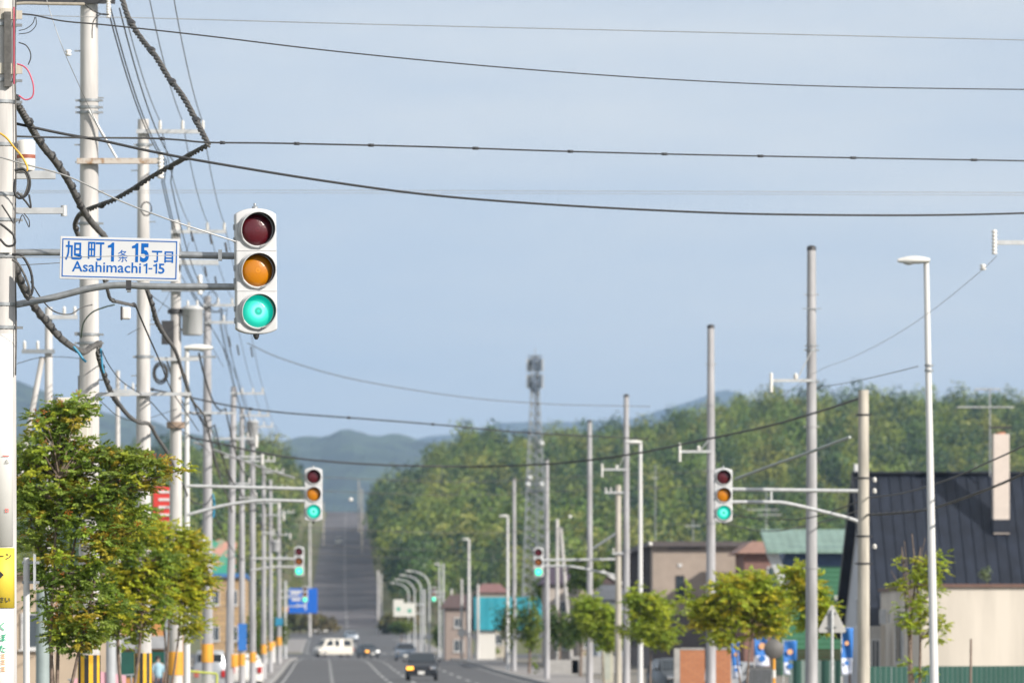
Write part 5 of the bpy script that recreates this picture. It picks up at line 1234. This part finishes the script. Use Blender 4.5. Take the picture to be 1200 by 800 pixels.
corr_fence(PX(1018, 44), FPX/44, PX(1215, 40), FPX/40, PZ(780, 42), 'long green corrugated fence in front of the cream annexe')
corr_fence(PX(925, 34), FPX/34, PX(985, 34), FPX/34, PZ(773, 34), 'shorter green corrugated fence left of the triangular sign')
wf = thing('wooden_fence', 'brown slatted wooden fence behind the triangular sign', 'fence', (PX(935, 29), FPX/29, gz(230)))
for k in range(5): MB().box((1.0, 0, PZ(762 + 3.6*k, 29) - wf.location.z), (2.6, .03, .09)).build('slat', mat('brown_wood', (.26,.13,.06), .8, var=.2), wf)
for x in (0, 1.0, 2.1): MB().box((x, .04, .75), (.08, .05, 1.5)).build('post', _m['brown_wood'], wf)
ts = thing('triangular_sign', 'triangular road sign seen from the back on a slim post', 'road sign', (PX(975, 50), FPX/50, .145))
tz = lambda py: PZ(py, 50) - .145
MB().prism([(-.30, tz(741)), (.30, tz(741)), (.33, tz(738)), (.03, tz(709)), (-.03, tz(709)), (-.33, tz(738))], 0, .02, 'y').build('sign_plate', mat('sign_back_grey', (.46,.45,.44), .6, var=.06), ts, bevel=.01)
MB().tube([(0, -.05, 0), (0, -.05, tz(714))], .035, 10).build('post', galv_light, ts)
for py in (718, 734): MB().box((0, -.03, tz(py)), (.22, .04, .03)).build('clamp_band', galv, ts)
st = thing('wooden_stake', 'thin weathered stake standing in front of the cream annexe wall', 'stake', (PX(1137, 46), FPX/46, 0)); MB().tube([(0,0,-.1), (.02,0,PZ(748,46))], [.035, .028], 7).build('stake', mat('grey_brown_wood', (.22,.16,.13), .85, var=.25), st)
# banners
def banner(px, s, y0, y1, wpx, label, seed):
    r_ = thing('nobori_banner', label, 'banner', (PX(px, s), FPX/s, gz(FPX/s)), group='blue advertising banners'); z1 = PZ(y0, s) - r_.location.z; z0 = PZ(y1, s) - r_.location.z; ww = wpx/s
    MB().tube([(0,0,0), (0,0,z1 + .05)], .015, 6).tube([(0,0,z1), (ww,0,z1)], .01, 6).build('pole', white_paint, r_)
    vs = []; n, m_ = 6, 14
    for j in range(m_+1):
        for i in range(n+1):
            u, v_ = i/n, j/m_; vs.append((u*ww*(1 - .25*v_*math.sin(seed)), .06*math.sin(u*5 + v_*4 + seed), z0 + (z1 - z0)*v_))
    b = MB(); b.add(vs, [(j*(n+1)+i, j*(n+1)+i+1, (j+1)*(n+1)+i+1, (j+1)*(n+1)+i) for j in range(m_) for i in range(n)], True)
    for k in range(len(b.mi)): jrow = k // n; b.mi[k] = 1 if (jrow < 5) else 0
    o = b.build('cloth', [ban, mat('banner_white', (.62,.66,.78), .7, var=.05)], r_); sd = o.modifiers.new('t', 'SOLIDIFY'); sd.thickness = .003
    for q in range(2):
        MB().lathe((ww*.5, -.09, z0 + (z1-z0)*(.25 + .42*q)), [(ww*.22, 0), (ww*.22, .01)], 14, axis='y').build('emblem', ban if q == 0 else mat('banner_orange', (.75,.4,.2), .7), r_)
    return r_
banner(857, 34, 752, 795, 11, 'blue and white banner left of the grey grille box', 1.0)
banner(884, 33, 745, 780, 18, 'wide blue banner directly above the grey grille box', 2.2)
banner(918, 34, 750, 790, 15, 'blue and white banner right of the orange mirror post', 3.4)
banner(986, 46, 735, 790, 12, 'blue banner beside the weathered signal pole', 4.1)
cm = thing('convex_mirror', 'round traffic mirror seen from behind on an orange and white post', 'traffic mirror', (PX(907, 38), FPX/38, gz(175)))
mz = PZ(760, 38) - cm.location.z
MB().lathe((0, 0, mz), [(.02, .09), (.16, .07), (.27, .02), (.31, 0), (.29, -.03), (.02, -.06)], 24, axis='y').build('mirror_shell', mat('mirror_grey', (.13,.125,.12), .6), cm)
MB().tube([(.0, -.02, 0), (0, -.02, mz - .3)], .045, 10).build('post', orange_ref, cm); MB().lathe((0, -.02, 1.0), [(.05, 0), (.05, .25)], 10).build('white_band', notice_w, cm)
gbx = thing('grille_box', 'dark grey slatted equipment box between the banners', 'equipment box', (PX(891, 36), FPX/36, gz(185)))
b = MB(); hb = PZ(781, 36) - gbx.location.z; b.box((0, .3, hb/2), (.75, .5, hb)); b.build('cabinet', mat('box_grey', (.12,.12,.12), .6), gbx)
for i in range(11): MB().box((-.35 + i*.07, .03, hb/2), (.02, .03, hb*.9)).build('grille_bar', galv, gbx)
brickm = brickmat('orange_brick', (.42,.16,.07), (.48,.20,.09), (.30,.14,.09), 1, .3, .1, .012)
for (pa, pb, lb) in ((797, 826, 'left orange brick gate panel with grey piers'), (838, 858, 'right orange brick gate panel beside the blue and white banner')):
    bwk = thing('brick_gate_wall', lb, 'wall', (PX(pa, 33), FPX/33, gz(202)), group='orange brick gate walls'); ww = (pb-pa)/33; hb = PZ(761, 33) - bwk.location.z
    MB().box((ww/2, .15, hb/2), (ww, .3, hb)).build('brick_panel', brickm, bwk)
    MB().box((-.11, .14, hb/2 + .02), (.2, .34, hb + .08)).build('pier', kerbm, bwk); MB().box((ww/2 + .0, .15, hb + .04), (ww - .02, .34, .07)).build('coping', kerbm, bwk)
cw = thing('block_wall', 'pale concrete block wall low between the bare poles', 'wall', (PX(640, 20), FPX/20, gz(333)))
MB().box((3.0, .1, .65), (3.0, .18, 1.0)).build('wall', mat('block_grey', (.36,.35,.34), .85, var=.12), cw); MB().box((1.0, .1, .5), (1.8, .18, .9)).build('wall', _m['block_grey'], cw)
sh = thing('narrow_kiosk', 'narrow cream kiosk with a pale blue cap, left of the weathered pole', 'kiosk', (PX(712, 24), FPX/24, gz(278)))
hk = PZ(755, 24) - sh.location.z
MB().box((0, .3, hk/2), (.55, .6, hk)).build('body', mat('kiosk_cream', (.48,.46,.36), .7, var=.08), sh, bevel=.02); MB().box((0, .28, hk + .1), (.7, .75, .18)).build('cap', mat('kiosk_blue', (.38,.45,.52), .5), sh, bevel=.04)
MB().box((0, -.01, hk*.5), (.3, .02, hk*.7)).build('door', mat('kiosk_door', (.40,.42,.36), .6), sh)
for (px, s_, y0, lb) in ((306, 17, 752, 'leftmost white roadside post with an orange cap, far left kerb'), (313, 16.5, 746, 'second white roadside post with an orange cap, far left kerb'), (320, 16, 752, 'third white roadside post with an orange cap, far left kerb'), (327.5, 15.5, 751, 'rightmost white roadside post with an orange cap, far left kerb')):
    d_ = thing('roadside_post', lb, 'bollard', (PX(px, s_), FPX/s_, gz(FPX/s_) + .145), group='white posts with orange caps'); hp = PZ(y0, s_) - d_.location.z
    MB().lathe((0,0,0), [(.17, 0), (.17, hp*.78)], 12).build('post', white_paint, d_); MB().lathe((0,0,0), [(.175, hp*.78 + .001), (.175, hp), (.1, hp + .05)], 12).build('cap', orange_ref, d_)

# far road signs
bs = thing('blue_road_sign', 'large blue direction sign over the left kerb at the foot of the hill', 'road sign', W3(355, 703.5, 13.0))
sb = mat('road_sign_blue', (.005,.12,.55), .45, var=.05)
MB().box((0, 0, 0), (2.6, .06, 2.25)).build('sign_plate', sb, bs, bevel=.03)
b = MB()
for (x, z, w_, h_) in ((-.65, .75, .9, .22), (-.6, .1, .8, .2), (.25, -.1, .12, 1.5), (-.25, -.45, .9, .12)): b.box((x, -.04, z), (w_, .02, h_))
b.prism([(-.75, -.45), (-.45, -.25), (-.45, -.65)], -.05, -.03, 'y'); b.prism([(.25, .85), (.02, .55), (.48, .55)], -.05, -.03, 'y'); b.build('sign_marking', white_paint, bs)
MB().box((-1.5, .05, -.75), (.5, .04, .45)).build('orange_plate', orange_ref, bs)
sp_ = pole(334.5, 13.2, 680, 'galvanised mast holding the blue direction sign', .14, .1, m=galv_light, name='sign_mast', cat='sign mast', group='sign masts')
for z in (697, 710): MB().tube([W3(334, z, 13.05) - sp_.location, W3(350, z, 13.05) - sp_.location], .06, 8).build('mast_arm', galv_light, sp_)
for (px, py, w_, h_, lb) in ((467, 712, 12, 20, 'left and taller of two white sign boards by the far lamp cluster'), (480, 714, 14, 16, 'right and wider of two white sign boards by the far lamp cluster')):
    wb = thing('white_sign_board', lb, 'sign board', W3(px, py, 12), group='white sign boards'); MB().box((0,0,0), (w_/12, .08, h_/12)).build('board', mat('board_white', (.66,.65,.60), .6, var=.06), wb, bevel=.02)
    MB().lathe((0, -.06, -.1), [(.2, 0), (.2, .02)], 14, axis='y').build('green_disc', mat('disc_green', (.05,.35,.25), .5), wb)
gm = pole(497, 11.9, 690, 'galvanised mast holding the two white sign boards', .12, .1, m=galv_light, name='sign_mast', cat='sign mast', group='sign masts')
for z in (708, 718): MB().tube([W3(497, z, 11.95) - gm.location, W3(461, z, 11.95) - gm.location], .06, 8).build('mast_arm', galv_light, gm)

# ------------------------------------------------------------------ vehicles
def car(label, X, Y, rz, paint, kind='hatch', L=3.9, Wd=1.69, H=1.5, lights=None, name='parked_car', z=None):
    root = thing(name, label, 'car' if kind != 'van' else 'van', (X, Y, (gz(Y) if z is None else z)), rz, 'vehicles on the street')
    h = L/2
    if kind == 'van': side = [(-h, .28), (-h, .75), (-h+.12, .95), (-h+.55, 1.12), (-h+1.0, H-.12), (-h+1.3, H), (h-.15, H), (h-.02, H-.2), (h, .9), (h, .28)]
    elif kind == 'hatch': side = [(-h, .25), (-h-.02, .55), (-h+.1, .78), (-h+1.0, .98), (-h+1.75, H-.06), (-h+2.1, H), (h-.9, H-.02), (h-.35, H-.2), (h-.06, .98), (h, .7), (h, .28)]
    else: side = [(-h, .25), (-h-.02, .55), (-h+.12, .74), (-h+1.2, .93), (-h+2.0, H-.06), (-h+2.4, H), (h-1.5, H-.03), (h-.75, .98), (h-.05, .93), (h, .65), (h, .28)]
    # loft across width: full at waist, tumblehome at the roof
    b = MB(); secs = [(-1, .93), (-.97, 1.0), (-.55, 1.0), (0, 1.0), (.55, 1.0), (.97, 1.0), (1, .93)]; n = len(side); vs = []
    for u, sc in secs:
        for (y, zz) in side:
            tum = 1 - .24 * max(0, (zz - .95)/(H - .95)); edge_ = .04 if abs(u) > .98 else 0
            vs.append((u * Wd/2 * tum, y * (1 - edge_*.35) + (.22 * abs(u)**2.5 * (1 if y < -h+.3 else (-.6 if y > h-.3 else 0))), zz - (edge_*.5 if zz > .9 else 0) - .03*abs(u)**3))
    m_ = len(secs); fs = [(j*n+i, j*n+(i+1) % n, (j+1)*n+(i+1) % n, (j+1)*n+i) for j in range(m_-1) for i in range(n)] + [tuple(range(n)), tuple(reversed(range((m_-1)*n, m_*n)))]
    b.add(vs, fs, True); body = b.build('body', paint, root, bevel=.03)
    # glass: windscreen, rear, sides
    gl = MB(); iw = 3; wz0, wz1 = side[iw], side[iw+1]
    def lerp(a, c, t): return (a[0] + (c[0]-a[0])*t, a[1] + (c[1]-a[1])*t)
    a, c = lerp(wz0, wz1, .06), lerp(wz0, wz1, .94); x0 = Wd/2*.86; x1 = Wd/2*.68
    gl.add([(-x0, a[0]-.02, a[1]), (x0, a[0]-.02, a[1]), (x1, c[0]-.025, c[1]), (-x1, c[0]-.025, c[1]), (-x0*.98, a[0]+.05, a[1]-.0), (x0*.98, a[0]+.05, a[1]), (x1, c[0]+.05, c[1]), (-x1, c[0]+.05, c[1])], [(0,1,2,3),(7,6,5,4),(0,4,5,1),(1,5,6,2),(2,6,7,3),(3,7,4,0)])
    gl.build('windscreen', glass, root)
    yb_ = side[-4][0] if kind == 'van' else side[-5][0]
    for sg in (-1, 1):
        w0 = side[4][0] + (.15 if kind != 'van' else .25); w1 = (h - .35) if kind == 'van' else (h - .85 if kind == 'hatch' else h - 1.5)
        zb_, zt2 = 1.0, H - .14; xb, xt = Wd/2 * .995, Wd/2 * (1 - .24*(zt2 - .95)/(H - .95)) + .004
        spans = [(w0 - .45, w0 + .55, w0 + .1, w0 + .55), (w0 + .75, w0 + 1.35, w0 + .75, w0 + 1.35), (w1 - .85, w1 + .05, w1 - .85, w1)] if kind == 'van' else [(w0 - .45, (w0+w1)/2 - .04, w0 + .1, (w0+w1)/2 - .04), ((w0+w1)/2 + .04, w1 + .15, (w0+w1)/2 + .04, w1 - .1)]
        for (ba, bb2, ta, tb2) in spans:
            zlo = zb_ + (.18 if kind == 'van' else 0); k = MB(); q = [(sg*xb, ba, zlo), (sg*xb, bb2, zlo), (sg*xt, tb2, zt2), (sg*xt, ta, zt2)]
            k.add(q + [(p[0]*.97, p[1], p[2]) for p in q], [(0,1,2,3),(7,6,5,4),(0,4,5,1),(1,5,6,2),(2,6,7,3),(3,7,4,0)]); k.build('side_window', glass, root)
        MB().box((sg*(Wd/2 + .09), w0 - .45, 1.05), (.16, .08, .12)).build('door_mirror', paint, root, bevel=.02)
        hl = MB().box((sg*Wd*.36, -h + .06, .66), (.34, .22, .17), Matrix.Rotation(R(18*sg), 3, 'Z')).build('headlight', lights.get(sg, chrome) if lights else chrome, root, bevel=.04)
        MB().box((sg*Wd*.40, h - .02, .82), (.2, .1, .3)).build('tail_light', mat('tail_red', (.45,.02,.02), .3), root, bevel=.02)
        for yy in (-h + .72, h - .72):
            w_ = MB().lathe((sg*(Wd/2 - .10), yy, .30), [(.2, -.09), (.29, -.09), (.305, -.05), (.305, .05), (.29, .09), (.2, .09)], 22, axis='x').build('wheel', rubber, root)
            MB().lathe((sg*(Wd/2 - .02), yy, .30), [(.19, -.02), (.19, .015), (.05, .02)], 16, axis='x').build('rim', chrome, w_)
    MB().box((0, h + .005, .5), (.34, .02, .17)).build('rear_plate', notice_w, root); MB().box((0, -h - .03, .42), (.34, .03, .17)).build('number_plate', notice_w, root)
    MB().box((0, -h - .0, .62), (Wd*.42, .06, .10)).build('grille', hood_in, root, bevel=.02); MB().box((0, -h + .02, .30), (Wd*.8, .08, .12)).build('bumper_intake', hood_in, root, bevel=.02)
    if kind == 'van' or True: MB().box((0, h + .01 - (.36 if kind == 'hatch' else .62 if kind == 'sedan' else .03), H - .35), (Wd*.72, .03, .32), Matrix.Rotation(R(-40 if kind == 'hatch' else -52 if kind == 'sedan' else -8), 3, 'X')).build('rear_window', glass, root)
    return root
black_p = mat('black_car_paint', (.012,.014,.02), .22, var=.05, spec=.7); silver_p = mat('silver_car_paint', (.42,.44,.47), .3, metal=.4, var=.03); white_p = mat('white_car_paint', (.72,.71,.68), .3, var=.03); blue_p = mat('greyblue_car_paint', (.22,.27,.34), .3, metal=.3, var=.03); dark_p = mat('charcoal_car_paint', (.05,.06,.07), .3, var=.05)
ind = mat('indicator_lit', (.8,.3,.02), .3, emit=(1, .42, .05), estr=2.2); hl_on = mat('headlight_lit', (.8,.8,.8), .2, emit=(1, .95, .88), estr=1.2)
car('black compact car nearest in the street, one orange indicator lit', PX(494.5, 21.8), FPX/21.8, R(-2), black_p, 'hatch', 3.9, 1.69, 1.52, {-1: ind, 1: chrome}, 'oncoming_car')
car('grey blue car following close behind the black compact', PX(475, 14.0), FPX/14.0, 0, blue_p, 'hatch', 4.2, 1.7, 1.5, None, 'oncoming_car')
car('cream white van turning across the intersection', PX(390, 10.9), FPX/10.9, R(-62), mat('cream_white_paint', (.74,.70,.62), .35, var=.03), 'van', 4.3, 1.69, 1.95, None, 'turning_van')
car('small charcoal car right of the white van, orange indicator and bright headlight', PX(431, 11.2), FPX/11.2, R(16), dark_p, 'hatch', 3.6, 1.6, 1.5, {-1: ind, 1: hl_on}, 'waiting_car')
car('white car crossing at the foot of the hill', PX(375.5, 6.9), FPX/6.9, R(-78), white_p, 'sedan', 4.5, 1.7, 1.42, None, 'crossing_car')
car('pale blue car with a dark windscreen, coming off the hill', PX(411, 8.0), FPX/8.0, R(8), mat('pale_blue_paint', (.36,.42,.50), .3, metal=.2, var=.03), 'hatch', 3.9, 1.65, 1.5, {-1: chrome, 1: hl_on}, 'oncoming_car')
car('tiny white vehicle halfway up the climbing road', PX(397, 4.15) , FPX/4.15, 0, white_p, 'van', 4.4, 1.8, 2.0, None, 'distant_car')
car('silver van parked off the street behind the yellow green fence', PX(247, 27), FPX/27, R(180), silver_p, 'van', 3.4, 1.48, 1.85, None, 'parked_van')
car('white car with red tail lights parked behind the left poles', PX(286, 24.5), FPX/24.5, R(184), white_p, 'hatch', 3.7, 1.62, 1.6, None, 'parked_car')
car('grey car mostly hidden behind the tree and brick gate at right', PX(790, 27), FPX/27, R(10), dark_p, 'hatch', 3.9, 1.65, 1.5, None, 'parked_car')
car('silver car whose bonnet shows between the brick gate and the banner', PX(858, 30), FPX/30, R(-30), silver_p, 'hatch', 3.9, 1.65, 1.45, None, 'parked_car')

# ------------------------------------------------------------------ pedestrian at lower left
def person(label, X, Y, z0, rz=0.0):
    root = thing('person', label, 'person', (X, Y, z0), rz)
    J = {'pel': (0,0,.93), 'spine': (0,0,1.12), 'chest': (0,.0,1.30), 'neck': (0,0,1.44), 'head0': (0,-.01,1.52), 'head1': (0,-.02,1.60), 'head2': (0,-.01,1.66),
         'shL': (-.17,0,1.38), 'elL': (-.22,.02,1.12), 'wrL': (-.20,-.12,.92), 'shR': (.17,0,1.38), 'elR': (.23,.02,1.12), 'wrR': (.20,-.10,.90),
         'hiL': (-.09,0,.88), 'knL': (-.10,-.02,.48), 'anL': (-.10,.03,.08), 'toL': (-.11,-.14,.03), 'hiR': (.09,0,.88), 'knR': (.11,-.08,.49), 'anR': (.11,-.05,.08), 'toR': (.12,-.22,.03)}
    rad = dict(pel=.13, spine=.115, chest=.135, neck=.05, head0=.065, head1=.085, head2=.06, shL=.058, elL=.042, wrL=.028, shR=.058, elR=.042, wrR=.028, hiL=.085, knL=.058, anL=.038, toL=.03, hiR=.085, knR=.058, anR=.038, toR=.03)
    E = [('pel','spine'),('spine','chest'),('chest','neck'),('neck','head0'),('head0','head1'),('head1','head2'),('chest','shL'),('shL','elL'),('elL','wrL'),('chest','shR'),('shR','elR'),('elR','wrR'),('pel','hiL'),('hiL','knL'),('knL','anL'),('anL','toL'),('pel','hiR'),('hiR','knR'),('knR','anR'),('anR','toR')]
    # fingers
    for sd, w_ in (('L', J['wrL']), ('R', J['wrR'])):
        hn = 'pa' + sd; J[hn] = (w_[0], w_[1]-.03, w_[2]-.06); rad[hn] = .024; E.append(('wr' + sd, hn))
        for k in range(5):
            a, b_ = f'f{sd}{k}a', f'f{sd}{k}b'; off = (k - 2) * .013; ln = (.035, .055, .06, .055, .045)[k]
            J[a] = (w_[0] + off*.4, w_[1]-.035 + off, w_[2]-.09); J[b_] = (w_[0] + off*.4, w_[1] - .045 + off, w_[2]-.09-ln); rad[a] = rad[b_] = .008; E += [(hn, a), (a, b_)]
    names = list(J); me = bpy.data.meshes.new('body'); me.from_pydata([J[n] for n in names], [(names.index(a), names.index(b_)) for a, b_ in E], [])
    o = bpy.data.objects.new('body', me); C.objects.link(o); o.parent = root
    sk = o.modifiers.new('skin', 'SKIN'); sk.use_smooth_shade = True
    for i, n in enumerate(names): me.skin_vertices[0].data[i].radius = (rad[n], rad[n]); me.skin_vertices[0].data[i].use_root = (n == 'pel')
    ss = o.modifiers.new('sub', 'SUBSURF'); ss.levels = 1; ss.render_levels = 1
    me.materials.append(mat('skin_tone', (.50,.32,.24), .6))
    shirt = mat('light_blue_cloth', (.34,.52,.62), .8, var=.08); trous = mat('dark_trousers', (.05,.055,.08), .85)
    MB().lathe((0,0,0), [(.125,.92),(.155,.96),(.145,1.12),(.165,1.3),(.16,1.38),(.08,1.44),(.06,1.46)], 18).tube([(-.15,0,1.37),(-.20,.01,1.24),(-.222,.02,1.12)], [.068,.062,.055], 10).tube([(.15,0,1.37),(.205,.01,1.24),(.232,.02,1.12)], [.068,.062,.055], 10).build('shirt', shirt, root)
    MB().tube([(-.085,0,.95),(-.10,-.02,.48),(-.10,.03,.1)], [.10,.075,.06], 12).tube([(.085,0,.95),(.11,-.08,.49),(.11,-.05,.1)], [.10,.075,.06], 12).build('trousers', trous, root)
    MB().lathe((0,.012,1.58), [(.09,-.02),(.104,.03),(.092,.09),(.04,.125)], 14).build('hair', mat('dark_hair', (.025,.02,.018), .6), root)
    MB().lathe((0,-.115,1.585), [(.012,-.01),(.016,.0),(.006,.03)], 6).build('nose', _m['skin_tone'], root)
    for sg in (-1, 1): MB().lathe((sg*.032,-.098,1.615), [(.004,-.01),(.011,0),(.004,.01)], 6).build('eye', blk, root)
    return root
person('person in a light blue shirt and dark trousers walking on the left pavement', PX(185, 33), FPX/33, gz(202) + .0, R(20))

# ------------------------------------------------------------------ air
if HAZE:
    hz = MB(); x0, x1, y0, y1, z0, z1 = -13000, 13000, -300, 22500, 2.0, 780
    hz.add([(x0,y0,-6),(x1,y0,-6),(x1,y1,-6),(x0,y1,-6),(x0,y0,z1),(x1,y0,z1),(x1,y1,z1),(x0,y1,z1)], [(3,2,1,0),(4,5,6,7),(0,1,5,4),(1,2,6,5),(2,3,7,6),(3,0,4,7)])
    m = bpy.data.materials.new('air'); m.use_nodes = True; t = m.node_tree; t.nodes.clear(); o_ = t.nodes.new('ShaderNodeOutputMaterial'); v = t.nodes.new('ShaderNodeVolumePrincipled')
    v.inputs['Color'].default_value = (.46,.68,1.0,1); v.inputs['Density'].default_value = 7.2e-5; v.inputs['Anisotropy'].default_value = 0.0
    t.links.new(v.outputs[0], o_.inputs['Volume'])
    o = hz.build('haze', m); tagp(o, kind='stuff')
